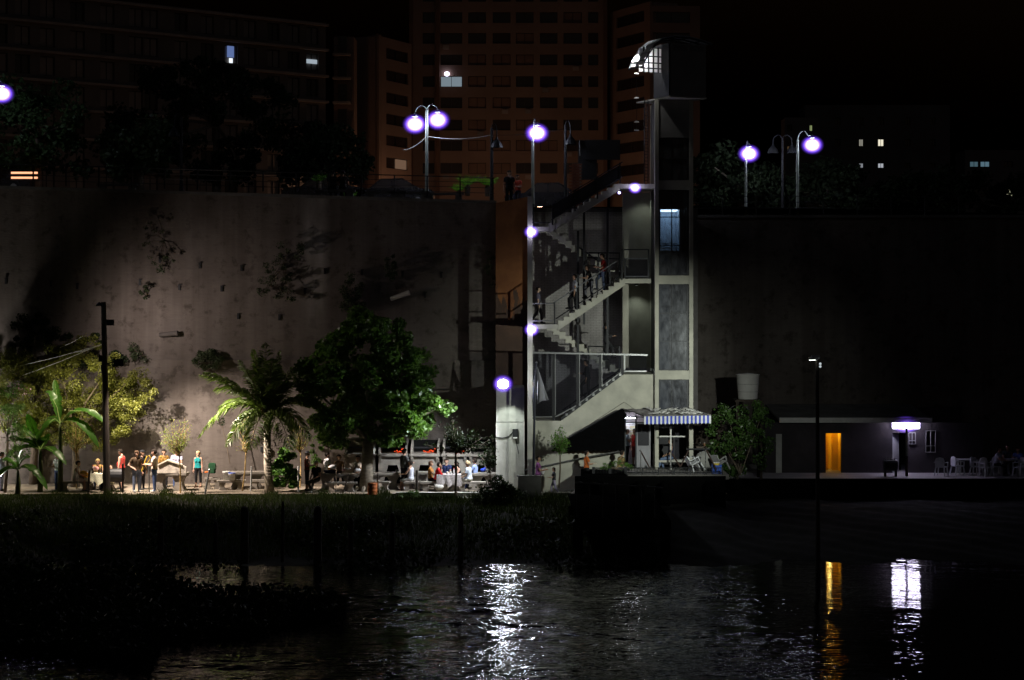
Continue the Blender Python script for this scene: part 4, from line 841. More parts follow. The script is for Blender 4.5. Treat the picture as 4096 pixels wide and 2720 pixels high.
# lamp pole right
lp = thing('lamp_pole', 'tall dark pole with a small lit floodlight above the hut', 'lamp post', (PX(3272,71),71,-1))
lx, lz = PX(3272,71), PZ(1436,71)
MB().tube([(lx,71,-2),(lx-.03,71,lz+.1)], [.09,.06], 8).build('post', wood_dark, lp)
MB().tube([(lx,71,lz-.05),(lx-.12,70.9,lz+.12),(lx-.2,70.8,lz+.05)], .02, 5).build('bracket', steel_pale, lp)
MB().obox((lx-.16,70.8,lz+.06),(.36,.22,.10), R(30), R(-25)).build('flood_housing', surf('housing_white', (.8,.8,.78), None, 4, .5, 0), lp)
MB().obox((lx-.19,70.84,lz+.00),(.28,.16,.02), R(30), R(-25)).build('flood_lens', emit('flood_lens', (.92,1.0,.9), 9.0), lp)
for py in (1455,1466): MB().ell(P(3281,py,70.8), (.045,.045,.045), 8, 6).build('insulator', emit('globe_glow', (.85,.95,1), .6), lp)  # two small globes with a faint emission of their own
FL = Vector((lx-.32,70.95,lz-.02))
spot('flood_right', FL, P(2520,1560,86.2), 6600, (.94,1.0,.88), 48, .9, .10, lp)
spot('flood_tank', FL+Vector((.05,.05,.02)), P(3000,1610,90), 1000, (.94,1.0,.92), 38, .9, .10, lp)
# tank
wt = thing('water_tank', 'pale tapered water tank standing above the dark shrub', 'tank', (PX(2991,90.3),90.3,.2))
xx = PX(2991,90.3); za, zc_ = PZ(1596,90.3), PZ(1497,90.3)
MB().lathe([(.0,za),(.43,za),(.45,za+.03),(.53,zc_-.05),(.56,zc_-.02),(.56,zc_),(.0,zc_+.06)], (xx,90.3,0), 24).build('shell', surf('tank_grey', (.50,.49,.48), (.40,.39,.38), 1.5, .6, .05), wt, smooth=True)
for k in (.35,.7): MB().lathe([(.45+.08*k+.012,za+k-.012),(.45+.08*k+.02,za+k),(.45+.08*k+.012,za+k+.012)], (xx,90.3,0), 24).build('hoop', surf('tank_hoop', (.3,.3,.3), None, 3), wt)
MB().box(xx-.65,xx+.65,89.7,90.95,za-.1,za-.002).build('platform', wood_dark, wt)
for s in (-.55,.55):
    for q in (89.8,90.8): MB().box(xx+s-.06,xx+s+.06,q-.06,q+.06,.2,za-.1).build('leg', wood_dark, wt)
MB().tube([P(2975,1598,90.2),P(2910,1640,90.2)], .015, 4).build('pipe', steel_pale, wt)
# shed with open counter right of the lift
sd = thing('market_shed', 'dark open shed with jars on a shelf beside the lift', 'shed', (PX(2830,89.5),89.5,1.05))
MB().box(PX(2782,90),PX(2900,90),90.4,90.5,1.05,PZ(1660,90)).build('back_wall', wood_dark, sd); MB().box(PX(2782,89),PX(2900,89),88.6,90.4,PZ(1790,89),PZ(1783,89)).build('shelf', surf('shelf_wood', (.16,.13,.11), None, 3), sd)
MB().box(PX(2790,88.7),PX(2895,88.7),88.6,88.65,PZ(1812,88.7),PZ(1800,88.7)).build('drawer_front', surf('dark_wood', (.06,.05,.045), None, 3), sd)
for k, px in enumerate((2800,2818,2846,2868,2884)):
    o = thing('jar', ('squat jar nearest the lift on the shed shelf','orange jar on the shed shelf','tall narrow jar on the shed shelf','pale jar right of the tall jar','last jar at the right end of the shed shelf')[k], 'jar', (PX(px,88.8),88.8,PZ(1783,88.8)), group='jars on the shed shelf')
    MB().lathe([(.05,0),(.055,.02),(.055,.10+.05*(k==2)),(.03,.13+.05*(k==2))], (PX(px,88.8),88.8,PZ(1783,88.8)), 9).build('body', surf('jar_%d' % (k%2), ((.25,.23,.2),(.35,.18,.1))[k%2], None, 6, .4, 0), o); MB().lathe([(.033,0),(.033,.03)], (PX(px,88.8),88.8,PZ(1783,88.8)+.13+.05*(k==2)), 9).build('lid', white_paint, o)
# folded chairs, tarpaulin, crate
def plastic_chair(label, loc, rz, m, group, tilt=0):
    t = thing('plastic_chair', label, 'chair', loc, rz, group)
    T = Matrix.Rotation(tilt,4,'X')
    def put(q, nm): q.v = [tuple(T @ Vector(p)) for p in q.v]; q.build(nm, m, t, local=True)
    put(MB().box(-.22,.22,-.22,.2,.40,.44), 'seat')
    put(MB().prism([(-.21,.44),(.21,.44),(.23,.70),(.17,.84),(0,.88),(-.17,.84),(-.23,.70)], .20, .24), 'backrest')
    for sx in (-1,1):
        put(MB().bar((sx*.20,-.20,.40),(sx*.25,-.25,0),.05,.05), 'leg'); put(MB().bar((sx*.20,.19,.40),(sx*.25,.27,0),.05,.05), 'leg')
        put(MB().box(sx*.25-.03,sx*.25+.03,-.22,.22,.62,.65).bar((sx*.24,-.20,.40),(sx*.25,-.20,.62),.04,.04), 'armrest')
    return t
pch = surf('chair_plastic', (.66,.68,.72), None, 5, .45, 0)
g_ = 'plastic chairs beside the hut'
for k, (px, Y, rz, lb) in enumerate(((3765,91.5,2.6,'white plastic chair nearest the hut door'),(3905,91.6,1.0,'white plastic chair turned sideways at the far tables'),(3945,91.2,.4,'bright white plastic chair seen from behind at the far tables'),(3985,91.8,-.3,'white plastic chair under the seated person at the right'),(4080,91.2,-1.0,'white plastic chair cut by the right edge'),(3830,92.0,1.9,'brownish lit plastic chair between hut door and far tables'))):
    plastic_chair(lb, (PX(px,Y),Y,.2), rz, pch, g_)
for px, Y, lb in ((3868,92,'small dark table with a cup at the right of the hut'),(4035,92,'dark table before the people at the right edge')):
    t = thing('cafe_table', lb, 'table', (PX(px,Y),Y,.2)); x = PX(px,Y)
    MB().box(x-.45,x+.45,Y-.4,Y+.4,.90,.94).build('table_top', surf('table_top_grey', (.4,.4,.42), None, 4), t)
    for sx in (-.38,.38):
        for sy in (-.34,.34): MB().bar((x+sx,Y+sy,.2),(x+sx,Y+sy,.9),.05,.05).build('leg', white_paint, t)
    cu = thing('cup', 'white cup on the '+('small table beside the hut' if px < 4000 else 'table at the right edge'), 'cup', (x+.3,Y-.2,.94)); MB().lathe([(.03,0),(.045,.10),(.04,.10),(.028,.01)], (x+.3,Y-.2,.945), 10).build('wall', white_paint, cu); MB().tube([(x+.345,Y-.2,1.03),(x+.375,Y-.2,1.0),(x+.335,Y-.2,.965)], .006, 4).build('handle', white_paint, cu)
plastic_chair('white folded plastic chair leaning by the lift column', (PX(2790,84.2),84.2,1.07), 1.9, pch, 'stacked chairs by the kiosk', tilt=R(-25))
plastic_chair('grey plastic chair leaning behind the blue crate', (PX(2888,84.4),84.4,1.07), 2.3, surf('grey_plastic', (.3,.3,.3), None, 5), 'stacked chairs by the kiosk', tilt=R(-22))
q = MB().ell(P(2815,1850,84.9), (.42,.3,.5), 14, 9); tag(q.build('tarpaulin_heap', surf('tarp_grey', (.26,.26,.25), (.19,.19,.18), 3, .8, .6), smooth=True), 'rounded grey tarpaulin heap beside the white folded chair', 'tarpaulin')
cr_ = thing('blue_crate', 'blue plastic crate by the end of the kiosk deck', 'crate', (PX(2866,83.6),83.6,1.05)); x = PX(2866,83.6)
bm_ = surf('crate_blue', (.03,.10,.50), None, 5, .5, 0)
MB().box(x-.2,x+.2,83.4,83.8,1.06,1.09).build('base', bm_, cr_)
for a in ((x-.2,x+.2,83.4,83.42),(x-.2,x+.2,83.78,83.8),(x-.2,x-.18,83.42,83.78),(x+.18,x+.2,83.42,83.78)): MB().box(*a,1.09,1.38).build('side', bm_, cr_)
MB().box(x-.22,x+.22,83.38,83.82,1.38,1.41).build('rim', bm_, cr_)
yb = thing('yellow_bucket', 'white and yellow bucket standing in the blue crate', 'bucket', (x,83.6,1.1)); MB().lathe([(.09,1.10),(.13,1.45),(.13,1.52),(.11,1.52),(.08,1.12)], (x,83.6,0), 14).build('shell', surf('bucket_yellow', (.65,.50,.06), None, 5, .5, 0), yb); MB().lathe([(.135,1.49),(.14,1.51),(.135,1.53)], (x,83.6,0), 14).build('rim', white_paint, yb)
# flag pole
fp = thing('flag_pole', 'slim dark flagpole in front of the stairs', 'flagpole', (PX(2134,84.6),84.6,0)); MB().tube([(PX(2132,84.6),84.6,-.2),(PX(2140,84.6),84.6,PZ(1520,84.6)),P(2146,1452,84.6)], [.06,.05,.03], 8).build('pole', surf('pole_blueblack', (.03,.032,.045), None, 4, .4, 0, metal=.5), fp); MB().ell(P(2146,1449,84.6), (.045,.045,.045), 8, 6).build('finial', steel_pale, fp)
fv = MB(); N_, M_ = 12, 7; g0 = len(fv.v)
for i in range(N_):
    t = i/(N_-1); L_ = P(2148+t*2,1466+t*150,84.58); R__ = P(2150+t*45,1468+t*118+(.3*t)*30,84.58)
    for j in range(M_):
        s = j/(M_-1); p = Vector(L_).lerp(Vector(R__), s)+Vector((0,.12*math.sin(s*7+t*3)*t+.0,.05*math.sin(s*5)*t)); fv.v.append(tuple(p))
for i in range(N_-1):
    for j in range(M_-1): fv.f.append((i*M_+j, i*M_+j+1, (i+1)*M_+j+1, (i+1)*M_+j))
fo_ = fv.build('flag', transl('flag_cloth', (.42,.42,.46)), None, smooth=True); tag(fo_, 'limp pale flag hanging from the slim flagpole', 'flag')
sm = fo_.modifiers.new('thick', 'SOLIDIFY'); sm.thickness = .01
# ================================================================ TERRACE POLE WITH FLOODLIGHTS
po = thing('flood_pole', 'black wooden pole with floodlights in front of the yellow green tree', 'pole', (PX(428,85.4),85.4,0))
MB().tube([(PX(428,85.4),85.4,-.3),(PX(422,85.4),85.4,PZ(1600,85.4)),P(414,1208,85.4)], [.16,.135,.11], 10).build('post', wood_dark, po)
MB().tube([P(414,1225,85.4),P(402,1222,85.3)], .025, 5).build('arm', steel, po); MB().lathe([(.17,-.07),(.16,-.02),(.07,.07),(.03,.10)], P(397,1218,85.25), 10).build('dead_lamp', steel, po)
for (px, py, w_, h_) in ((404,1434,.22,.26),(412,1476,.18,.34)): MB().obox(P(px,py,85.5),(w_,.14,h_), R(20), R(-20)).build('flood_housing', steel, po)
MB().bar(P(420,1461,85.4),P(442,1460,85.45),.05,.05).build('arm', steel, po)
MB().obox(P(404,1437,85.62),(.18,.02,.2), R(20), R(-20)).build('flood_lens', emit('flood_warm_lens', (1,.86,.6), 12.0), po)
PF = Vector(P(436,1450,85.62))
MB().obox(Vector(P(440,1290,85.5)), (.36,.02,.26)).build('flood_shield', steel, po); MB().bar(P(418,1290,85.4),P(432,1290,85.5),.05,.05).build('arm', steel, po)  # plate added to keep the wall flood off the bank
spot('flood_wall', Vector(P(440,1290,85.6)), P(900,1500,91), 720, (1.0,.83,.75), 165, 1.0, .05, po)
PT = Vector(P(474,1452,85.0)); MB().bar(P(424,1458,85.4),PT+Vector((0,.05,.12)),.05,.05).build('arm', steel, po)
MB().obox(PT+Vector((.03,-.10,.02)), (.42,.02,.30)).build('flood_shield', steel, po); MB().obox(PT+Vector((-.17,.0,.0)), (.02,.26,.30)).build('flood_shield', steel, po)  # plates added to block flood spill onto bank and pole
spot('flood_terrace', PT, P(800,1930,87.4), 6200, (1.0,.84,.71), 104, .8, .05, po)
spot('flood_tables', PT+Vector((.06,.0,.03)), P(1330,1885,87.0), 20000, (1.0,.86,.75), 26, .9, .05, po)  # extra narrow beam added to brighten the group at the tables
spot('flood_tree', PF+Vector((-.5,.05,.1)), P(300,1850,88), 1100, (1.0,.88,.58), 130, .8, .12, po)
cb = thing('power_cable', 'bright lit cables fanning left from the flood pole', 'cable', P(412,1380,85.4))
for a, b, r_ in (((412,1376),(60,1468),.016),((412,1374),(90,1502),.018),((412,1378),(250,1420),.012),((330,1345),(240,1390),.010)):
    MB().tube([P(*a,85.45), P((a[0]+b[0])/2,(a[1]+b[1])/2+4,86.5), P(*b,87.6)], r_, 4).build('strand', surf('cable_pale', (.7,.7,.66), None, 4, .4, 0), cb)
# lamp on a post left of the picture
cl = thing('terrace_lamp', 'bright lamp post at the far left of the terrace', 'lamp post', (PX(-190,87.2),87.2,0)); MB().tube([(PX(-190,87.2),87.2,0),(PX(-190,87.2),87.2,2.1)], .06, 7).build('post', steel, cl)
MB().ell((PX(-190,87.2),87.2,2.3), (.2,.2,.2), 10, 7).build('bulb', emit('left_lamp', (1.0,.93,.84), 520.0), cl)
# ================================================================ PLANTS
SHAPES = {'kite': [(-.5,0,0),(0,.30,.06),(.5,0,0),(0,-.30,.06)],
          'heart': [(-.5,0,0),(-.30,.40,.08),(.08,.42,.06),(.55,0,-.1),(.08,-.42,.06),(-.30,-.40,.08)],
          'slim': [(-.5,0,0),(0,.11,.0),(.5,0,-.08),(0,-.11,.0)],
          'round': [(-.45,-.2,0),(-.45,.2,0),(-.1,.45,.05),(.35,.3,0),(.5,0,-.05),(.35,-.3,0),(-.1,-.45,.05)]}
def leafcloud(name, C, size, m, parent, shape='kite', up=.3, var=.5, kind=None):
    C = np.asarray(C); N = len(C); T = np.array(SHAPES[shape]); k = len(T)
    n = RNG.normal(size=(N,3)); n[:,2] += up*2; n /= np.linalg.norm(n, axis=1)[:,None]
    a = RNG.normal(size=(N,3)); u = np.cross(n, a); u /= np.linalg.norm(u, axis=1)[:,None]; v = np.cross(n, u)
    s = size*(1+var*(RNG.random(N)*2-1))
    V = C[:,None,:]+s[:,None,None]*(T[None,:,0,None]*u[:,None,:]+T[None,:,1,None]*v[:,None,:]+T[None,:,2,None]*n[:,None,:])
    o = link(name, polymesh(name, V.reshape(-1,3), np.arange(N*k).reshape(N,k), k), m, parent)
    if kind: o['kind'] = kind
    return o
def inpoly(x, y, poly):
    r = np.zeros(len(x), bool); n = len(poly)
    for i in range(n):
        (x0,y0), (x1,y1) = poly[i], poly[(i+1)%n]
        c = ((y0 > y) != (y1 > y)) & (x < (x1-x0)*(y-y0)/((y1-y0) if y1 != y0 else 1e-9)+x0); r ^= c
    return r
def samplepoly(poly, n):
    P_ = np.array(poly, float); lo, hi = P_.min(0), P_.max(0); out = []
    while len(out) < n:
        q = RNG.random((4*n,2))*(hi-lo)+lo; q = q[inpoly(q[:,0], q[:,1], poly)]; out += q.tolist()
    return np.array(out[:n])
def crown(poly, Y, depth, ncl, rcl, nleaf, squash=.8):
    q = samplepoly(poly, ncl); c = q.mean(0); dmax = np.max(np.linalg.norm(np.array(poly)-c, axis=1))*.9
    t = np.clip(np.linalg.norm(q-c, axis=1)/dmax, 0, 1); dy = depth*np.sqrt(1-t**2*.8)*(RNG.random(ncl)*2-1)
    Yc = Y+dy; cen = np.stack([(q[:,0]-2048)/F*Yc, Yc, CH-(q[:,1]-YH)/F*Yc], 1); out = []
    for ce in cen:
        d = RNG.normal(size=(nleaf,3)); d /= np.linalg.norm(d, axis=1)[:,None]
        r = rcl*RNG.uniform(.6,1.25)*(RNG.random(nleaf)**.45); p = d*r[:,None]; p[:,2] *= squash; out.append(ce+p)
    return cen, np.concatenate(out)
def limbs(t, base, fork, cens, r0, m, n=9):
    q = MB().tube([base, Vector(base).lerp(Vector(fork),.5)+Vector((.04,0,0)), fork], [r0*1.25,r0,r0*.8], 9); tr = q.build('trunk', m, t, smooth=True)
    idx = RNG.permutation(len(cens))[:n]
    for i in idx:
        e = Vector(cens[i]); mid = Vector(fork).lerp(e,.5)+Vector((random.uniform(-.2,.2),random.uniform(-.2,.2),random.uniform(0,.3)))
        MB().tube([fork, mid, e], [r0*.45,r0*.28,r0*.10], 6).build('limb', m, tr)
    return tr
def tree(label, poly, Y, depth, ncl, rcl, nleaf, size, lm, base, fork, r0, shape='kite', bm=bark, name='tree', group=None, up=.3, nl=9):
    t = thing(name, label, 'tree', (base[0],base[1],base[2]), group=group); cens, C = crown(poly, Y, depth, ncl, rcl, nleaf)
    limbs(t, base, fork, cens, r0, bm, nl); leafcloud('crown', C, size, lm, t, shape, up); return t
lm_big = leafmat('poplar_leaf', (.095,.17,.04), (.045,.09,.022), .38, .36, spec=.45)
lm_yel = leafmat('yellow_leaf', (.115,.12,.02), (.05,.06,.012), .30, .5)
lm_dark = leafmat('dark_leaf', (.018,.028,.012), (.010,.016,.008), .2, .7, spec=.2)
lm_fresh = leafmat('fresh_leaf', (.10,.20,.04), (.05,.11,.025), .4, .4)
lm_will = leafmat('willow_leaf', (.22,.26,.07), (.14,.17,.05), .4, .5)
# big broadleaf tree
big_tree = tree('large round leafy tree standing among the tables', [(1460,1240),(1400,1270),(1340,1320),(1260,1390),(1210,1450),(1195,1540),(1205,1640),(1270,1740),(1360,1790),(1500,1780),(1600,1770),(1690,1730),(1765,1670),(1805,1595),(1765,1535),(1705,1470),(1680,1390),(1650,1310),(1590,1280),(1530,1290),(1500,1250)],
     86.9, 2.4, 200, .44, 200, .135, lm_big, (PX(1462,86.6),86.6,-.1), P(1470,1760,86.8), .27, 'heart', name='broadleaf_tree', bm=bark_pale, up=.2)
rootm = MB()
for k in range(7):
    a = k*.9; x = PX(1462,86.6); rootm.tube([(x,86.6,.42),(x+.28*math.cos(a),86.6+.28*math.sin(a),.12),(x+.55*math.cos(a),86.6+.5*math.sin(a),-.05)], [.10,.10,.05], 6)
rootm.build('root', bark_pale, big_tree)
# yellow green tree left
tree('dense yellow green tree behind the flood pole', [(-60,1470),(60,1400),(130,1400),(250,1375),(330,1345),(400,1370),(470,1420),(480,1475),(540,1470),(590,1500),(628,1590),(600,1640),(540,1690),(520,1760),(430,1790),(250,1790),(60,1750),(-60,1700)],
     88.3, 1.2, 270, .36, 230, .080, lm_yel, (PX(300,88.2),88.2,-.1), P(300,1760,88.3), .17, name='dense_tree')
tree('dark unlit tree against the wall at the far left', [(-80,1420),(30,1400),(60,1250),(140,1220),(200,1270),(240,1330),(330,1330),(420,1340),(515,1400),(490,1450),(300,1470),(60,1480),(-80,1500)],
     89.5, .25, 60, .26, 150, .11, lm_dark, (PX(130,89.6),89.6,-.1), P(150,1500,89.3), .15, name='dark_tree')
tr_f = tree('flowering shrub with pale pink blossoms at the left edge', [(-60,1560),(40,1530),(80,1545),(135,1560),(110,1600),(70,1650),(130,1700),(110,1800),(60,1850),(-60,1850)],
     86.0, .7, 34, .30, 130, .085, leafmat('shrub_leaf', (.09,.15,.05), (.05,.085,.03), .35, .45), (PX(20,86),86,-.05), P(30,1750,86), .06, name='flowering_shrub')
q = samplepoly([(0,1550),(40,1528),(90,1540),(135,1560),(100,1585),(40,1590)], 60); leafcloud('blossom', [P(a,b,85.6+random.random()*.5) for a,b in q], .07, surf('pink_petal', (.75,.5,.6), None, 5), tr_f, 'round')
# promenade trees
dk_args = dict(name='dark_tree', bm=bark, group='dark trees behind the promenade')
for lb, poly, Y, ncl, m_ in (('leafy tree beside the lamp at the left edge', [(-80,340),(120,335),(300,370),(330,500),(320,690),(-80,700)], 97, 40, leafmat('lamp_tree_leaf', (.03,.055,.02), (.016,.03,.012), .3, .6, spec=.2)),
    ('broad dark tree hiding the slab block', [(420,700),(400,480),(520,330),(700,240),(900,215),(1050,270),(1170,330),(1210,480),(1180,640),(1100,700)], 108, 90, lm_dark),
    ('rounded dark tree left of the terracotta wing', [(1150,720),(1180,560),(1260,480),(1400,520),(1480,620),(1465,715)], 104, 40, lm_dark),
    ('small dark tree behind the unlit hooked lamp', [(430,690),(440,510),(560,470),(660,520),(690,690)], 98, 30, leafmat('mid_dark_leaf', (.04,.065,.025), (.02,.04,.016), .2, .5)),
    ('dark tree right of the lift top', [(2790,860),(2800,570),(2880,560),(2980,650),(3060,670),(3120,710),(3120,860)], 105, 46, lm_dark),
    ('dark tree under the right hand street lamps', [(3100,860),(3180,700),(3300,660),(3420,700),(3490,800),(3490,860)], 106, 44, lm_dark),
    ('low dark trees before the far shopfront', [(3480,860),(3520,750),(3700,710),(3840,690),(3960,720),(4120,700),(4140,860)], 108, 56, lm_dark)):
    c = np.mean(poly, 0); x = PX(c[0],Y); tree(lb, poly, Y, 2.0, ncl, .75, 150, .26, m_, (x,Y,12.6), (x,Y,PZ(c[1]+60,Y)), .22, nl=7, **dk_args)
# cycads on the promenade
def cycad(label, px, py, Y, r, n, m):
    b = Vector(P(px,py,Y)); t = thing('cycad', label, 'plant', b, group='spiky plants on the promenade'); MB().lathe([(.12,-.5),(.14,-.1),(.08,.05)], b, 8).build('stem', bark, t)
    for i in range(n):
        a = i*2.4; L_ = r*random.uniform(.7,1.1); V_, F__ = [], []; el = random.uniform(.7,1.45)
        for k in range(9):
            s = k/8; c = b+Vector((math.cos(a)*L_*s*math.cos(el*.6), math.sin(a)*L_*s*math.cos(el*.6), L_*s*math.sin(el)-L_*.40*s*s))
            for sg in (-1,1):
                sd_ = Vector((-math.sin(a),math.cos(a),-.25))*sg*.22*math.sin(math.pi*min(1,s+.12)); e = c+sd_+Vector((math.cos(a),math.sin(a),0))*.1; j = len(V_)
                V_ += [tuple(c), tuple((c+e)/2+Vector((0,0,.02))), tuple(e), tuple((c+e)/2-Vector((math.cos(a),math.sin(a),0))*.03)]; F__.append((j,j+1,j+2,j+3))
        me = bpy.data.meshes.new('frond'); me.from_pydata(V_, [], F__); link('frond', me, m, t)
cyc = leafmat('cycad_leaf', (.14,.32,.04), (.08,.2,.03), .4, .4)
for lb, px, py, r, n in (('spiky lit plant left of the two standing people',1870,742,.85,24),('spiky lit plant right behind the railing by the unlit bell lamp',1950,744,.8,22),('spiky lit plant left of the left car',1275,725,.6,16),('low spiky plant near the right end of the left bench',1400,790,.45,12),('small spiky plant in the promenade bed',1835,765,.55,16)): cycad(lb, px, py, 93.6, r, n, cyc)
# plants rooted in the wall
wl = leafmat('wall_plant_leaf', (.035,.05,.022), (.02,.032,.015), .2, .6)
for lb, poly, ncl, rr_, nn in (('thin dark creeper hanging high on the wall at the left', [(580,860),(640,880),(690,1000),(700,1090),(600,1090),(560,960)], 16, .16, 40),
    ('ragged dark bush growing from the middle of the wall', [(1010,1170),(1040,1090),(1110,970),(1200,960),(1230,990),(1180,1090),(1190,1200),(1120,1190)], 30, .22, 80),
    ('dark oval bush on the wall above the large tree', [(1365,1240),(1370,1140),(1410,1095),(1450,1140),(1462,1240)], 24, .26, 120),
    ('narrow dark plant right of the oval wall bush', [(1545,1150),(1548,1010),(1575,1000),(1590,1080),(1570,1150)], 12, .18, 90),
    ('round bush on the wall ledge above the palm', [(780,1440),(795,1410),(850,1402),(890,1430),(882,1465),(805,1478)], 24, .24, 130),
    ('small tuft on the wall left of the creeper', [(525,1180),(590,1140),(590,1190),(545,1200)], 6, .14, 50),
    ('sprawling dark tuft on the ledge right of the yellow green tree', [(500,1430),(530,1380),(570,1410),(600,1440)], 10, .2, 70),
    ('dark creeper beside the top of the orange pier', [(1930,1010),(1975,990),(1978,1150),(1940,1110)], 8, .16, 60),
    ('hanging green vine behind the seated group under the large tree', [(1240,1870),(1245,1740),(1280,1640),(1310,1660),(1290,1800),(1275,1880)], 14, .16, 90)):
    vine = 'vine' in lb; t = thing('wall_plant', lb, 'plant', P(poly[0][0],poly[0][1],89.6), group='plants rooted in the wall')
    cens, C = crown(poly, 89.5, .25, ncl, rr_, nn); leafcloud('foliage', C, .075 if not vine else .08, wl if not vine else lm_fresh, t, 'kite')
    c0 = Vector(cens[0])
    for e in cens[1:7]: MB().tube([c0+Vector((0,.3,0)), (c0+Vector(e))/2+Vector((0,.1,.1)), e], .014, 4).build('stem', bark, t)
# shrub by the white post and dark shrub on the right bank
def shrub(label, poly, Y, dep, ncl, r, nl, size, m, shape='kite', name='shrub'):
    c = np.mean(poly,0); b = P(c[0],max(p[1] for p in poly),Y); t = thing(name, label, 'shrub', b); cens, C = crown(poly, Y, dep, ncl, r, nl); leafcloud('foliage', C, size, m, t, shape, .2)
    for e in cens[:6]: MB().tube([b,e], [.03,.01], 5).build('stem', bark, t)
shrub('broad leaved green shrub between the palm and the white post', [(1090,1935),(1080,1850),(1110,1805),(1150,1800),(1190,1840),(1195,1900),(1180,1945)], 86.2, .5, 30, .22, 60, .15, leafmat('shrub_green', (.10,.19,.05), (.05,.10,.03), .35, .45), 'heart')
shrub('dark shrub at the corner of the bank below the pale pier', [(1890,2020),(1920,1960),(1960,1935),(2000,1905),(2040,1940),(2100,1990),(2120,2060)], 83.2, .6, 40, .26, 120, .11, lm_dark)
shrub('low grassy hump at the front edge of the terrace', [(1590,2000),(1620,1968),(1680,1962),(1720,1990)], 84.4, .3, 14, .16, 140, .10, leafmat('hump_leaf', (.06,.10,.03), (.03,.06,.02), .3, .5), 'slim')
shrub('small planter greenery on the mesh fence', [(2400,1872),(2420,1850),(2480,1846),(2530,1862),(2530,1876)], 83.6, .2, 18, .12, 70, .07, lm_fresh, 'slim')
shrub('leafy bush lit green at the top beside the hut', [(2850,1850),(2840,1660),(2880,1625),(2930,1650),(2960,1625),(3040,1610),(3075,1640),(3080,1760),(3060,1890),(2900,1900)], 86.3, .9, 60, .30, 110, .11, leafmat('bush_leaf', (.045,.09,.02), (.022,.045,.012), .3, .4))
# palm
def palm():
    Y = 85.9; b = Vector((PX(1078,Y),Y,-.1)); c = Vector(P(1070,1668,Y)); t = thing('palm_tree', 'feathery palm tree left of the large round tree', 'palm', b)
    tr = MB().tube([b, b+Vector((-.02,0,.5)), Vector(P(1070,1860,Y)), c], [.24,.19,.165,.15], 12).build('trunk', bark_pale, t, smooth=True)
    for k in range(14):
        z = .35+k*.13; MB().lathe([(.186,-.012),(.20,0),(.186,.012)], (b.x-.03,Y,z), 12).build('ring', bark_pale, tr)
    lm_p = leafmat('palm_leaf', (.12,.16,.05), (.07,.10,.035), .3, .4)
    F_ = [((1062,1368),.0,-.3,.55),((1010,1395),.2,.2,.35),((1120,1400),.3,-.2,.4),((955,1440),-.6,.3,.45),((1175,1470),.7,.3,.45),((810,1490),-.5,.5,.55),((795,1500),.6,.4,.5),((790,1755),-.3,1.35,.6),((905,1790),-1.2,1.2,.7),((1000,1800),-1.9,1.1,.8),((1235,1500),-.3,.5,.5),((1290,1640),.2,1.0,.55),((1240,1760),-1.0,1.2,.7),((1165,1800),-1.6,1.1,.8),((880,1640),1.3,.9,.5),((1210,1610),1.4,.8,.6),((1040,1430),1.2,.3,.4),((1090,1440),-1.3,.4,.4),((930,1560),-1.0,.8,.6),((860,1560),.9,.8,.5),((1140,1530),-1.3,.8,.6),((1000,1480),.9,.4,.4),((1110,1480),1.2,.5,.5),((960,1720),.9,1.2,.7),((1180,1720),.9,1.2,.7)]
    for (tip, dY, arch, droop) in F_:
        e = Vector(P(tip[0],tip[1],Y+dY)); d = e-c; ctl = c+d*.45+Vector((0,0,arch*d.length*.42+.12)); V_, Q_ = [], []; pts = []
        for k in range(25):
            s = k/24; p = c*(1-s)**2+ctl*2*s*(1-s)+e*s*s; pts.append(p)
        fo = MB().tube(pts[::3], [.035-.003*i for i in range(9)], 5).build('frond', surf('palm_rachis', (.20,.18,.08), None, 5), t)
        nl = 62
        for i in range(nl):
            s = .10+.90*i/nl; k = min(23, int(s*24)); p = pts[k].lerp(pts[k+1], s*24-k); tan_ = (pts[k+1]-pts[k]).normalized()
            side = tan_.cross(Vector((0,0,1)));
            if side.length < .1: side = Vector((1,0,0))
            side.normalize(); L_ = .78*math.sin(math.pi*min(1,.16+s*.86))**.6+.08
            for sg in (-1,1):
                dr_ = side*sg*random.uniform(.55,1.0)+tan_*random.uniform(.35,.7)+Vector((0,0,random.uniform(-.1,.45)-droop*.2)); dr_.normalize()
                q1 = p+dr_*L_*.5; q2 = p+dr_*L_+Vector((0,0,-droop*L_*.55)); w_ = dr_.cross(Vector((random.uniform(-1,1),random.uniform(-1,1),.3))).normalized()*.034; j = len(V_)
                V_ += [tuple(p), tuple(q1+w_), tuple(q2), tuple(q1-w_)]; Q_.append((j,j+1,j+2,j+3))
        me = bpy.data.meshes.new('leaflets'); me.from_pydata(V_, [], Q_); link('leaflets', me, lm_p, fo)
    q = samplepoly([(1040,1690),(1090,1690),(1135,1740),(1130,1790),(1100,1800),(1090,1730),(1055,1790),(1040,1760)], 160)
    leafcloud('dead_sheath', [P(a,b_,Y-.1+random.uniform(-.3,.2)) for a,b_ in q], .22, surf('dead_sheath', (.07,.055,.04), None, 4), t, 'slim', -.5)
palm()
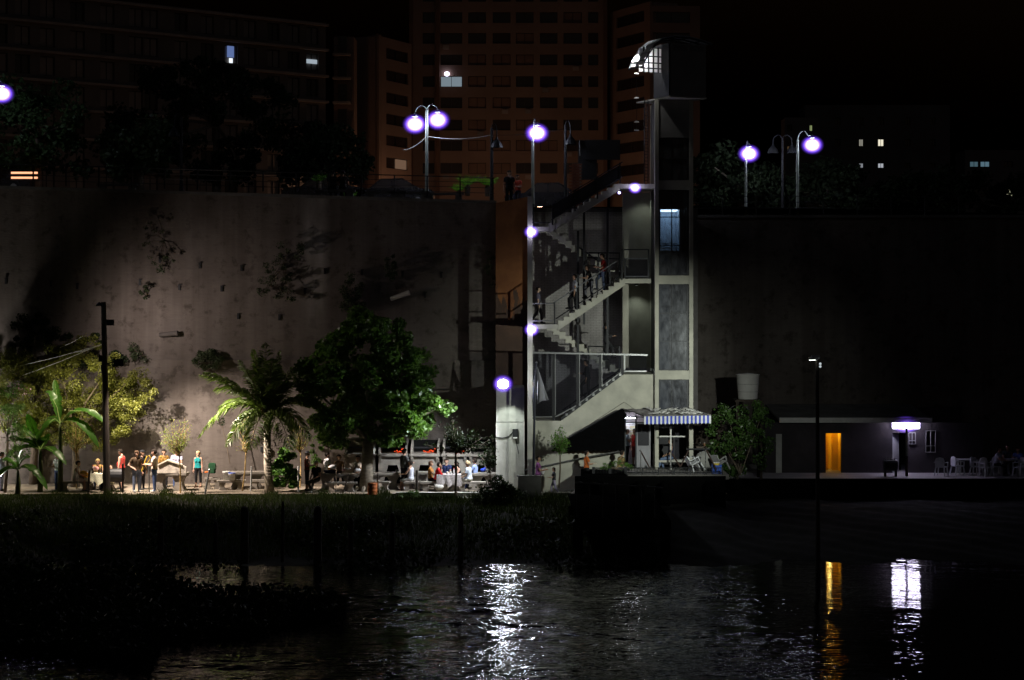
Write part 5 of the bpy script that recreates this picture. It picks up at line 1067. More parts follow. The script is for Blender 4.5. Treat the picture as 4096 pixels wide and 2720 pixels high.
# banana plants
ban = leafmat('banana_leaf', (.035,.09,.012), (.018,.05,.009), .45, .35, .8)
def banana(label, px, ybase, ytop, Y, leaves):
    b = Vector((PX(px,Y),Y,-.05)); c = Vector(P(px,ytop,Y)); t = thing('banana_plant', label, 'plant', b)
    MB().tube([b,(b+c)/2+Vector((.03,0,0)),c], [.13,.11,.05], 9).build('stem', surf('banana_stem', (.10,.13,.05), (.06,.06,.03), 3), t, smooth=True)
    for (tip, dY, arch, wd) in leaves:
        e = Vector(P(tip[0],tip[1],Y+dY)); d = e-c; ctl = c+d*.45+Vector((0,0,arch*d.length)); V_, Q_ = [], []; K = 26
        for k in range(K+1):
            s = k/K; p = c*(1-s)**2+ctl*2*s*(1-s)+e*s*s; tan_ = ((ctl-c)*2*(1-s)+(e-ctl)*2*s).normalized(); side = tan_.cross(Vector((0,-.4,1)));
            if side.length < .15: side = Vector((1,.2,0))
            side.normalize(); w_ = 1.1*wd*max(.03, math.sin(math.pi*min(1,max(0,(s-.08)/.92)))**.55)*(.0 if s < .08 else 1); nn = side.cross(tan_)
            j_ = random.choice((1.0,.97,.93,.9,.62)) if .25 < s < .95 else .95
            V_ += [tuple(p+side*w_*j_+nn*w_*.30), tuple(p), tuple(p-side*w_*j_+nn*w_*.30)]
        for k in range(K): 
            for s in (0,1): j = k*3+s; Q_.append((j,j+1,j+4,j+3))
        me = bpy.data.meshes.new('leaf'); me.from_pydata(V_, [], Q_); lo = link('leaf', me, ban, t, smooth=True)
        MB().tube([c, (c+ctl)/2, c*.25+ctl*.5+e*.25, e], [.03,.02,.015,.005], 5).build('midrib', surf('banana_rib', (.22,.30,.10), None, 4), lo)
banana('tall banana plant left of the flood pole', 240, 1960, 1695, 86.2, [((218,1518),.2,.1,.20),((182,1570),-.2,.55,.22),((425,1700),-.3,.55,.24),((395,1790),-.6,.5,.22),((172,1690),.5,.45,.15),((150,1760),-.8,.6,.16)])
banana('lower banana plant with bright backlit leaves at the left', 160, 1960, 1800, 86.0, [((108,1655),.6,.0,.24),((40,1700),.2,.35,.18),((148,1722),.5,.0,.17),((200,1735),.5,.05,.20),((10,1850),-.3,.4,.2),((265,1860),-.5,.4,.2),((20,1770),.5,.3,.18)])
banana('dark low banana clump at the front left', 70, 1975, 1880, 85.2, [((10,1840),-.2,.4,.2),((120,1830),-.3,.4,.2),((170,1920),-.3,.5,.2),((-20,1930),-.3,.5,.2),((90,1800),-.2,.2,.18),((190,1960),-.4,.5,.2)])
# saplings
def sapling(label, px, py, Y, ytop, poly, nbr, nleaf, size, lm, bm_, r0=.03, shape='slim', curly=.12, name='sapling'):
    b = Vector((PX(px,Y),Y,0)); b.z = PZ(py,Y); tp_ = Vector(P(px+random.uniform(-4,4) if not isinstance(ytop,tuple) else ytop[0], ytop if not isinstance(ytop,tuple) else ytop[1], Y)); t = thing(name, label, 'sapling', b)
    tr = MB().tube([b,(b+tp_)/2+Vector((.03,0,0)),tp_], [r0*1.2,r0,r0*.8], 7).build('trunk', bm_, t); q = samplepoly(poly, nbr); C = []
    for a, b2 in q:
        e = Vector(P(a,b2,Y+random.uniform(-.4,.4))); pts = [tp_-Vector((0,0,random.uniform(0,.25)))]
        for k in range(1,5): pts.append(pts[0].lerp(e,k/4)+Vector((random.uniform(-1,1),random.uniform(-1,1),random.uniform(-1,1)))*curly*(k < 4)*.8)
        MB().tube(pts, [r0*.55,r0*.42,r0*.3,r0*.22,r0*.12], 4).build('branch', bm_, tr)
        for k in range(nleaf): i = random.randint(1,3); C.append(tuple(pts[i].lerp(pts[i+1],random.random())+Vector((random.gauss(0,.08),random.gauss(0,.08),random.gauss(0,.08)))))
    if C: leafcloud('leaves', C, size, lm, t, shape, 0)
tw = surf('golden_twig', (.40,.27,.10), (.28,.18,.07), 5, .8, .2)
sapling('staked willow sapling with yellow green leaves in front of the stone gable', 722, 1972, 85.6, (716,1798), [(625,1790),(660,1690),(710,1660),(745,1650),(770,1700),(745,1790)], 34, 26, .10, lm_will, tw)
sapling('young golden twigged tree by the table with the printed cloth', 308, 1955, 86.6, (303,1795), [(240,1760),(260,1700),(300,1660),(370,1690),(370,1760)], 36, 12, .10, lm_will, tw)
sapling('bare golden twigged sapling beside the palm', 970, 1962, 86.4, (985,1795), [(920,1800),(930,1690),(975,1660),(1040,1680),(1030,1790)], 26, 4, .09, lm_will, tw)
sapling('golden sapling left of the large tree behind the man in red', 1200, 1950, 87.6, (1202,1790), [(1140,1780),(1150,1680),(1200,1660),(1260,1680),(1260,1770)], 28, 24, .10, lm_will, tw)
sapling('bare thin sapling in front of the seated group', 1342, 1960, 85.6, (1345,1850), [(1320,1850),(1325,1800),(1365,1790),(1372,1840)], 8, 0, .1, lm_will, bark, .02)
sapling('dark spreading sapling in front of the cloth table', 1822, 2003, 84.4, (1822,1790), [(1690,1780),(1740,1700),(1820,1650),(1900,1680),(1985,1730),(1980,1800),(1900,1790)], 36, 40, .10, lm_dark, bark, .05, 'kite')
sapling('slim leafy sapling in front of the concrete stair wall', 2236, 1950, 84.3, (2240,1800), [(2190,1780),(2215,1720),(2250,1690),(2290,1720),(2275,1790),(2240,1800)], 20, 60, .075, lm_fresh, bark, .035, 'kite')
sapling('small dark bushy sapling left of the concrete pier', 1960, 1955, 85.0, (1958,1870), [(1900,1880),(1930,1780),(1975,1760),(1985,1880)], 16, 40, .10, lm_dark, bark, .03, 'kite')
sapling('hanging twig with leaf tufts against the wall between palm and sapling', 920, 1855, 88.8, (885,1690), [(870,1690),(880,1675),(905,1690)], 4, 20, .10, lm_dark, bark, .02, 'kite')
# ================================================================ BANK VEGETATION
lm_weed = leafmat('weed_leaf', (.010,.014,.006), (.006,.008,.004), .15, .7, spec=.15)
def grass():
    N = 46000; X = RNG.uniform(-24,3.5,N); t = RNG.random(N)**1.6; Y = 85.25-t*12.5
    keep = (wob(X*1.7, Y*2.1) > -.75); X, Y = X[keep], Y[keep]; N = len(X); Z = bankz(X, Y)
    h = RNG.uniform(.10,.34,N)*(1+.6*(wob(X*.8,Y*1.2) > .2))*np.maximum(np.clip((85.6-Y)/2.0,.22,1), .85*(np.sin(X*2.1+1.3*np.sin(X*.7))+.5*np.sin(X*5.3) > .75)); a = RNG.uniform(0,6.28,N); w = RNG.uniform(.010,.022,N); ln = RNG.normal(0,.35,(N,2))*h[:,None]
    V = np.zeros((N,3,3)); V[:,0] = np.stack([X-w*np.cos(a),Y-w*np.sin(a),Z-.02],1); V[:,1] = np.stack([X+w*np.cos(a),Y+w*np.sin(a),Z-.02],1); V[:,2] = np.stack([X+ln[:,0],Y+ln[:,1],Z+h],1)
    o = link('bank_grass', polymesh('bank_grass', V.reshape(-1,3), np.arange(N*3).reshape(N,3), 3), leafmat('grass_blade', (.028,.036,.011), (.008,.013,.005), .3, .8, spec=.1)); tag(o, 'rough grass covering the edge of the river bank', 'grass', kind='stuff')
    M_ = 17000; X = RNG.uniform(-26,6,M_); Y = RNG.uniform(69.8,79,M_); k = wob(X*.9,Y*1.1) > .05; X, Y = X[k], Y[k]; C = np.stack([X,Y,bankz(X,Y)+RNG.uniform(0,.45,len(X))],1)
    tag(leafcloud('bank_weeds', C, .16, lm_weed, None, 'kite'), 'dark weeds low on the river bank', 'weeds', kind='stuff')
grass()
for k, (px, yt, r_) in enumerate(((975,2030,.16),(1268,2028,.15),(1400,2072,.10),(1565,2055,.11),(1128,2010,.06),(640,2060,.12),(1840,2050,.10),(860,2090,.09))):
    Y = 72.2; t = thing('mooring_pile', ('thick rotten pile left of the palm foot','thick rotten pile below the leaning post','slim pile beside the second thick pile','pile below the orange drum','thin stake between the two thick piles','black pile below the flood pole','black pile below the kerb steps','short black pile below the willow sapling')[k], 'pile', (PX(px,Y),Y,-3), group='old piles in the bank')
    MB().tube([(PX(px,Y),Y,-3.2),(PX(px,Y)+.03,Y,PZ(yt,Y)-.1),(PX(px,Y)+.02,Y,PZ(yt,Y))], [r_*1.1,r_,r_*.75], 9).build('shaft', wood_dark, t); MB().lathe([(r_*.78,0),(r_*.3,.04),(0,.02)], (PX(px,Y)+.02,Y,PZ(yt,Y)), 9).build('split_top', wood_dark, t)
def hyacinth():
    poly = [(-80,2270),(640,2290),(700,2330),(780,2370),(900,2390),(1000,2370),(1120,2385),(1330,2395),(1385,2440),(1370,2490),(1250,2500),(1090,2530),(1000,2560),(640,2580),(600,2690),(380,2650),(200,2630),(-80,2620)]
    q = samplepoly(poly, 15000); Y = (CH-WZ)*F/(q[:,1]-YH); X = (q[:,0]-2048)/F*Y; Z = WZ+RNG.random(len(X))**1.3*.42
    C = np.stack([X,Y,Z],1); o = leafcloud('water_hyacinth', C, .15, lm_weed, None, 'round', .1); tag(o, 'black mat of floating water plants at the lower left', 'water plants', kind='stuff')
hyacinth()
# ================================================================ TERRACE FURNITURE
tabm = surf('table_concrete', (.30,.27,.235), (.19,.17,.15), 3, .95, .5)
def hourglass(x, y0, y1, w, h, m, t, name='leg'):
    pr_ = []; 
    for k in range(9):
        s = k/8; pr_.append((x-w*(.5-.22*math.sin(math.pi*s)), s*h))
    for k in range(8,-1,-1):
        s = k/8; pr_.append((x+w*(.5-.22*math.sin(math.pi*s)), s*h))
    MB().prism(pr_[::-1], y0, y1).build(name, m, t, local=True)
def picnic_table(label, px, Y, rz=0, L_=1.7, h=.74, legs=2):
    t = thing('picnic_table', label, 'table', (PX(px,Y),Y,0), rz, 'concrete picnic tables'); MB().box(-L_/2,L_/2,-.38,.38,h-.09,h).build('table_top', tabm, t, local=True)
    MB().box(-L_/2+.03,L_/2-.03,-.34,.34,h-.16,h-.091).build('apron', tabm, t, local=True)
    for s in (-1,1): hourglass(s*L_*.27, -.28, .28, .55, h-.161, tabm, t)
    return t
def bench(label, px, Y, rz=0, L_=1.3, h=.43):
    t = thing('stone_bench', label, 'bench', (PX(px,Y),Y,0), rz, 'concrete benches'); MB().box(-L_/2,L_/2,-.19,.19,h-.08,h).build('seat', tabm, t, local=True)
    for s in (-1,1): hourglass(s*L_*.30, -.15, .15, .34, h-.081, tabm, t)
    return t
T1 = picnic_table('concrete table under the printed cloth near the flood pole', 395, 86.9, .05); T2 = picnic_table('concrete table carrying the white stone gable', 680, 86.9, -.05, 1.6, .78); T3 = picnic_table('concrete table right of the woman in teal', 985, 87.8, .12, 1.7)
T4 = picnic_table('crowded concrete table left of the large tree trunk', 1352, 86.9, -.05, 1.9); T5 = picnic_table('concrete table right of the large tree trunk', 1535, 87.3, .1, 1.5); T6 = picnic_table('bare concrete table in front of the middle grill', 1665, 87.7, -.1, 1.2); T7 = picnic_table('table under the lace cloth on the right of the terrace', 1795, 86.5, .05, 1.0); T8 = picnic_table('table with the blue bag beside the concrete pier', 1935, 87.2, 0, 1.1)
bench('stone bench under the seated person in a white tank top', 300, 86.4, .1, 1.5); bench('stone bench with the white buckets', 925, 87.0, .15, 1.3); bench('stone bench left of the palm trunk', 1048, 87.2, -.1, 1.0); bench('low stone bench under the crowded table', 1365, 86.1, 0, 1.4)
bench('stone bench right of the large trunk', 1515, 86.5, -.1, 1.0); bench('stone bench under the person in red', 1735, 86.4, .05, 1.2); bench('stone bench under the person in the white patterned shirt', 1885, 86.3, 0, 1.3); bench('stone bench under the man in navy', 1790, 87.5, 0, 1.3); bench('stone bench under the person in the white vest', 1650, 86.5, 0, .8)
# cloths
def cloth(name, label, px, Y, rz, L_, W_, z, drop, m):
    t = thing(name, label, 'tablecloth', (PX(px,Y),Y,z), rz); q = MB(); n = 24; ring = []
    for k in range(n):
        a = 2*math.pi*k/n; ca, sa = math.cos(a), math.sin(a); f = 1/max(abs(ca),abs(sa)); ring.append((ca*f*L_/2, sa*f*W_/2))
    q.v = [(x,y,.006) for x,y in ring]+[(x*1.03+.02*math.sin(i*2.1),y*1.06+.03*math.cos(i*2.6),-drop*(.55+.45*abs(math.sin(i*1.3)))) for i,(x,y) in enumerate(ring)]
    q.f = [tuple(range(n))]+[(i,n+i,n+(i+1)%n,(i+1)%n) for i in range(n)]
    o = q.build('cloth', m, t, local=True); md = o.modifiers.new('thick','SOLIDIFY'); md.thickness = .008; return t
def printed():
    m, nt, n, l, b = nodes('printed_cloth'); tc = n.new('ShaderNodeTexCoord'); t = n.new('ShaderNodeTexBrick'); l.new(tc.outputs['Object'], t.inputs['Vector'])
    mp = n.new('ShaderNodeMapping'); mp.inputs['Rotation'].default_value = (R(90),0,0); l.new(tc.outputs['Object'], mp.inputs[0]); l.new(mp.outputs[0], t.inputs['Vector'])
    t.inputs['Scale'].default_value = 4.5; t.inputs['Color1'].default_value = (.72,.70,.45,1); t.inputs['Color2'].default_value = (.55,.56,.34,1); t.inputs['Mortar'].default_value = (.80,.78,.62,1); t.inputs['Mortar Size'].default_value = .06
    l.new(t.outputs[0], b.inputs['Base Color']); b.inputs['Roughness'].default_value = .9; return m
cloth('printed_tablecloth', 'pale yellow printed cloth hanging from the table by the flood pole', 400, 86.9, .05, 1.25, .82, .742, .5, printed())
cloth('lace_tablecloth', 'grey white lace cloth on the right hand table', 1795, 86.5, .05, 1.08, .82, .742, .55, surf('lace', (.55,.50,.50), (.30,.27,.27), 14, .9, .3, space='obj'))
# stone gable on T2
sg = thing('stone_gable', 'white flaking stone gable lying on the concrete table', 'stone slab', (PX(682,86.6),86.6,.785))
gx = lambda px: PX(px,86.6)
gzz = lambda py: PZ(py,86.6)
MB().prism([(gx(628),.785),(gx(746),.785),(gx(746),gzz(1868)),(gx(728),gzz(1858)),(gx(672),gzz(1840)),(gx(636),gzz(1858)),(gx(630),gzz(1875))], 86.5, 86.66).build('slab', surf('flaking_stone', (.68,.62,.54), (.34,.30,.27), 3.5, .9, .6), sg)
MB().prism([(gx(672),gzz(1836)),(gx(632),gzz(1857)),(gx(634),gzz(1861)),(gx(672),gzz(1842)),(gx(728),gzz(1861)),(gx(730),gzz(1856))], 86.44, 86.7).build('coping', surf('coping_cream', (.75,.68,.56), None, 4), sg)
# small things
def bottle(label, x, y, z, m, h=.28, r=.035):
    t = thing('bottle', label, 'bottle', (x,y,z), group='bottles and cups on the tables'); MB().lathe([(r*.9,0),(r,.02),(r,h*.6),(r*.4,h*.8),(r*.36,h*.93)], (x,y,z), 10).build('body', m, t, smooth=True); MB().lathe([(r*.42,0),(r*.42,.03),(0,.03)], (x,y,z+h*.93), 8).build('cap', surf('cap_red', (.5,.03,.03), None, 4, .5, 0), t)
def cup(label, x, y, z, m=white_paint):
    t = thing('cup', label, 'cup', (x,y,z), group='bottles and cups on the tables'); MB().lathe([(.03,0),(.042,.11)], (x,y,z), 10).build('wall', m, t); MB().lathe([(.043,.105),(.047,.112),(.043,.119)], (x,y,z), 10).build('rim', m, t)
gdk = surf('bottle_dark', (.03,.02,.015), None, 4, .2, 0); gcl = surf('bottle_clear', (.6,.6,.62), None, 4, .2, 0)
bottle('tall cola bottle on the printed cloth', PX(372,86.9),86.85,.75,gdk,.36,.05); bottle('dark bottle beside the flood pole on the printed cloth', PX(396,86.9),86.9,.75,gdk,.33,.045); bottle('second dark bottle nearest the flood pole', PX(404,86.9),87.0,.75,gdk,.34,.045); bottle('clear bottle on the lace cloth', PX(1815,86.5),86.5,.75,gcl,.26)
cup('white cup at the left of the printed cloth', PX(358,86.9),86.7,.75); cup('white cup right of the first one on the printed cloth', PX(369,86.9),86.7,.75); cup('tall white cup on the lace cloth', PX(1789,86.5),86.4,.75); cup('second white cup on the lace cloth', PX(1803,86.5),86.4,.75); cup('white mug on the grill table', PX(1590,88),87.3,.75)
def lump(name, label, cat, px, py, Y, rad, m, rz=0):
    c = Vector(P(px,py,Y)); q = MB().ell(c, rad, 12, 8, Matrix.Rotation(rz,3,'Y')); q.v = [(x+.18*rad[0]*math.sin(9*y+7*z+px), y, z+.16*rad[2]*math.sin(11*x+5*y+py)) for x,y,z in q.v]; return tag(q.build(name, m, smooth=True), label, cat)
pb = surf('white_bag', (.75,.75,.76), (.55,.55,.58), 6, .5, .6)
lump('plastic_bag', 'white plastic bag at the left of the crowded table', 'bag', 1330, 1868, 86.7, (.20,.14,.09), pb); lump('plastic_bag', 'small white bag on the crowded table near the trunk', 'bag', 1393, 1873, 86.6, (.15,.10,.06), pb); lump('plastic_bag', 'round white bag hanging at the table edge beside the trunk', 'bag', 1428, 1881, 86.4, (.16,.12,.09), pb)
lump('orange_fruit', 'orange fruit on the crowded table', 'fruit', 1315, 1873, 86.55, (.07,.06,.05), surf('orange_peel', (.65,.28,.04), None, 6)); lump('meat_tray', 'pink and white food tray on the crowded table', 'tray', 1375, 1880, 86.5, (.10,.10,.03), surf('tray_pink', (.7,.4,.45), None, 9))
lump('blue_bag', 'bright blue bag on the table beside the pier', 'bag', 1932, 1878, 87.1, (.16,.12,.08), surf('bag_blue', (.02,.06,.55), None, 6, .5, .3)); lump('folded_cloth', 'pale folded cloth beside the blue bag', 'cloth', 1953, 1879, 87.0, (.12,.10,.09), surf('cloth_pale', (.45,.48,.42), None, 7))
lump('striped_ball_bag', 'yellow and red beach bag beside the printed cloth', 'bag', 340, 1897, 86.35, (.19,.14,.16), surf('bag_yellow_red', (.75,.55,.05), (.55,.05,.03), 3.2, .6, 0)); lump('red_parcel', 'red and white parcel on the printed cloth', 'parcel', 385, 1872, 86.75, (.15,.1,.09), surf('parcel_red', (.75,.65,.66), (.6,.05,.05), 7)); lump('boulder', 'pale boulder under the bench of the person in red', 'stone', 1752, 1948, 86.0, (.22,.16,.13), concrete_pale)
# striped white crate near pier
wc = thing('slatted_crate', 'white slatted crate lying at the foot of the pier', 'crate', (PX(2000,85.6),85.6,0))
for k in range(7): MB().obox((PX(1975,85.6)+k*.09,85.5,.42-k*.02),(.06,.5,.02), .1, R(-12), R(10)).build('slat', white_paint, wc)
for k in range(4): MB().obox((PX(1985,85.6)+.1,85.35,.36-k*.09),(.55,.02,.05), .0, 0, R(8)).build('front_slat', white_paint, wc)
# buckets, green bag
def bucket(label, px, Y, z, m, lidm, r=.15, h=.30):
    x = PX(px,Y); t = thing('bucket', label, 'bucket', (x,Y,z)); MB().lathe([(r*.85,0),(r,h),(r*1.06,h+.005),(r*1.06,h-.03)], (x,Y,z), 18).build('shell', m, t, smooth=True); MB().lathe([(r*1.08,h),(r*1.08,h+.03),(0,h+.035)], (x,Y,z), 18).build('lid', lidm, t)
    MB().tube([(x-r,Y,z+h*.9),(x-r*.7,Y-r*.9,z+h*.5),(x+r*.7,Y-r*.9,z+h*.5),(x+r,Y,z+h*.9)], .006, 4).build('handle', steel, t)
bucket('white bucket with a blue lid on the stone bench', 928, 86.9, .435, white_paint, surf('lid_blue', (.10,.16,.55), None, 4, .5, 0)); bucket('second white bucket behind the blue lidded one', 906, 87.2, .435, white_paint, white_paint, .17, .34)
gb = thing('green_backpack', 'dark green backpack standing on the concrete bench end', 'backpack', P(848,1895,87.4)); x, y, z = P(848,1893,87.4)
gm = surf('bag_green', (.02,.09,.04), None, 6, .8, .2); MB().prism([(x-.14,z),(x+.15,z),(x+.16,z+.42),(x+.08,z+.46),(x-.11,z+.46),(x-.15,z+.40)], y-.12, y+.12).build('body', gm, gb); MB().box(x-.10,x+.11,y-.17,y-.121,z+.04,z+.22).build('pocket', gm, gb); MB().tube([(x+.15,y,z+.38),(x+.22,y,z+.3),(x+.16,y,z+.12)], .015, 5).build('strap', gm, gb)
bench('stone bench carrying the green backpack', 850, 87.4, .1, .7, .49)
lump('orange_tool', 'small orange thing beside the green backpack', 'toy', 826, 1888, 87.2, (.11,.05,.04), surf('plastic_orange', (.8,.18,.03), None, 5))
# black drum grill by the pole, orange drum
def drum(name, label, px, Y, r, h, m, cat):
    x = PX(px,Y); t = thing(name, label, cat, (x,Y,0)); MB().lathe([(r,0),(r*1.02,.02),(r,.04),(r,h*.33),(r*1.03,h*.35),(r,h*.37),(r,h*.64),(r*1.03,h*.66),(r,h*.68),(r,h*.97),(r*1.03,h)], (x,Y,0), 20).build('barrel', m, t, smooth=True); MB().lathe([(0,h-.03),(r*.96,h-.03)], (x,Y,0), 20).build('lid', black_cloth, t)
drum('oil_drum', 'rusty orange oil drum at the foot of the large tree', 1490, 84.95, .21, .50, surf('drum_orange', (.42,.12,.03), (.22,.07,.03), 3, .6, .3), 'drum')
bd = thing('black_grill_drum', 'black half drum grill on legs right of the flood pole', 'grill', (PX(455,86.2),86.2,0)); x = PX(455,86.2)
MB().lathe([(0,-.45),(.27,-.45),(.3,-.4),(.3,.4),(.27,.45),(0,.45)], (x,86.2,.72), 14, Matrix.Rotation(R(90),4,'Y')).build('drum', steel, bd)
for s in (-.32,.32): MB().bar((x+s,86.2,0),(x+s*.8,86.2,.5),.07,.07).build('leg', steel, bd)
# posts and stakes
for k, (px, yb, yt, lean, r_, m_, lb) in enumerate(((1193,1966,1866,0,.035,white_paint,'white painted post beside the green shrub'),(820,1975,1878,18,.045,steel_pale,'leaning grey pipe post in front of the bench'),(1003,1965,1868,3,.032,white_paint,'pale slim post left of the palm'),(597,1968,1866,-1,.028,steel_pale,'thin grey stake before the man with the saw'),(491,1970,1856,0,.05,wood_dark,'dark post in front of the man in red tank top'),(352,1978,1882,6,.05,wood_dark,'dark stake in front of the printed cloth'),(1668,1982,1882,-1,.06,wood_dark,'round wooden bollard right of the standing man'),(1372,1972,1898,22,.022,wood_dark,'thin stick leaning at the crowded table'),(1511,1985,1895,0,.035,wood_dark,'dark stake behind the orange drum'),(312,1952,1862,-4,.022,steel_pale,'thin stake of the golden twigged tree'))):
    Y = 85.1; a = Vector(P(px,yb,Y)); b = Vector(P(px+lean,yt,Y)); t = thing('post', lb, 'post', a, group='posts and stakes along the terrace edge'); MB().tube([a,b], [r_,r_*.95], 8).build('shaft', m_, t); MB().lathe([(r_*.95,0),(r_*.6,.02),(0,.03)], b, 8).build('cap', m_, t)
# ================================================================ GRILLS AGAINST THE WALL
gcon = surf('grill_concrete', (.34,.31,.27), (.20,.18,.16), 3, .95, .5); soot = surf('soot', (.010,.010,.010), None, 5, 1, .2, spec=.05)
ember = emit('ember', (1.0,.10,.03), 1.1)
def grill(label, pa, pb, emberpx=None, white=False):
    Yg = 88.5; xa, xb = PX(pa,Yg), PX(pb,Yg); t = thing('brick_grill', label, 'grill', ((xa+xb)/2,Yg,0), group='concrete grills along the wall'); zc = PZ(1816,Yg)
    xm = (xa+xb)/2; W_ = xb-xa; hw = W_*.36
    MB().prism([(xa,0),(xm-hw,0),(xm-hw*.45,zc*.66),(xm+hw*.45,zc*.66),(xm+hw,0),(xb,0),(xb,zc-.1),(xa,zc-.1)], Yg, Yg+.08).build('front_panel', gcon, t)
    for q in (xa, xb-.10): MB().box(q,q+.10,Yg+.081,89.8,0,zc-.1).build('side_wall', gcon, t)
    MB().box(xa,xb,89.7,89.82,0,zc-.1).build('fire_hole', soot, t)
    MB().box(xa-.05,xb+.05,Yg-.14,89.82,zc-.099,zc).build('counter', gcon, t)
    for q in (xa+.02, xb-.14):
        MB().prismx([(Yg-.10,zc-.1),(Yg-.10,zc-.2),(Yg+.0,zc-.42),(Yg-.005,zc-.1)], q, q+.12).build('bracket', gcon, t)
    for q in (xa, xb-.09): MB().prismx([(Yg+.1,zc+.001),(89.8,zc+.001),(89.8,zc+.62),(Yg+.5,zc+.42),(Yg+.12,zc+.12)], q, q+.09).build('cheek', gcon if not white else concrete_pale, t)
    MB().box(xa+.091,xb-.091,89.72,89.80,zc+.001,zc+.55).build('back', surf('cream_back', (.66,.62,.48), (.45,.42,.33), 4) if white else soot, t)
    if white: MB().box(xa-.02,xb+.02,88.9,89.82,zc+.62,zc+.68).build('lintel', concrete_pale, t)
    g2 = MB()
    for k in range(9): g2.box(xa+.12,xb-.12,Yg+.2+k*.1,Yg+.212+k*.1,zc+.24,zc+.252)
    g2.build('grate', steel, t)
    if emberpx:
        for k in range(15): 
            px = emberpx+random.gauss(0,10); e = Vector((PX(px,88.9)+0, 88.8+random.uniform(-.15,.3), zc+.05+abs(random.gauss(0,.07))))
            MB().ell(e, (.03+.025*random.random(),.04,.022), 6, 4, Matrix.Rotation(random.random()*3,3,'Z')).build('ember', ember, t)
    return t
grill('white backed grill behind the large tree trunk', 1378, 1500, None, True); grill('grill with the brightest red embers', 1514, 1628, 1606); grill('middle grill with glowing embers', 1642, 1756, 1719); grill('grill with faint embers right of the dark sapling', 1770, 1868, 1836); grill('last unlit grill beside the concrete pier', 1876, 1968)
sb_ = thing('wall_box', 'small grey box fixed to the wall beside the palm trunk', 'box', P(1055,1797,89.7)); x,y,z = P(1055,1797,89.7); MB().box(x-.16,x+.16,y-.1,y+.28,z-.13,z+.13).build('case', concrete_dark, sb_); MB().box(x-.14,x+.14,y-.12,y-.101,z-.11,z+.11).build('door', steel, sb_)
# ================================================================ PEOPLE
def capsule(q, a, b, ra, rb, n=10, sq=(1,1,1)):
    a, b = Vector(a), Vector(b); d = b-a; L_ = max(d.length, 1e-4); d = d/L_; up = Vector((0,0,1)) if abs(d.z) < .9 else Vector((0,1,0))
    u_ = d.cross(up).normalized(); v_ = d.cross(u_); rings = []
    for k in range(4): t = math.pi/2*(1-k/3.0); rings.append((a-d*ra*math.sin(t), ra*math.cos(t)))
    for k in range(4): t = math.pi/2*(k/3.0); rings.append((b+d*rb*math.sin(t), rb*math.cos(t)))
    b0 = len(q.v)
    for c, r_ in rings:
        r_ = max(r_, .002)
        for j in range(n): t = 2*math.pi*j/n; q.v.append(tuple(c+u_*math.cos(t)*r_*sq[0]+v_*math.sin(t)*r_*sq[1]))
    K = len(rings)
    for i in range(K-1):
        for j in range(n): q.f.append((b0+i*n+j, b0+i*n+(j+1)%n, b0+(i+1)*n+(j+1)%n, b0+(i+1)*n+j))
    q.f.append(tuple(b0+j for j in range(n-1,-1,-1))); q.f.append(tuple(b0+(K-1)*n+j for j in range(n)))
ARMS = {'down': ((.14,.02,-1),(.06,.16,-1)), 'fwd': ((.12,.30,-1),(-.25,1,.12)), 'akimbo': ((.55,-.15,-.9),(-.6,.5,-.45)), 'table': ((.12,.55,-.8),(-.2,1,-.12)), 'cross': ((.15,.25,-1),(-1,.45,.15)), 'lean': ((.2,-.45,-.9),(.1,-.25,-1)), 'reach': ((.1,.9,-.3),(0,1,.2)), 'mouth': ((.15,.45,-.8),(-.25,.55,.9)), 'lap': ((.15,.2,-1),(-.35,.8,-.35))}
LEGS = {'stand': ((.03,0),(-.03,-.02)), 'walk': ((.38,.02),(-.22,-.55)), 'step': ((.75,-.05),(.0,-.1)), 'sit': ((1.42,.02),(1.38,.12)), 'sitx': ((1.35,-.25),(1.40,.35))}
PEOPLE = []
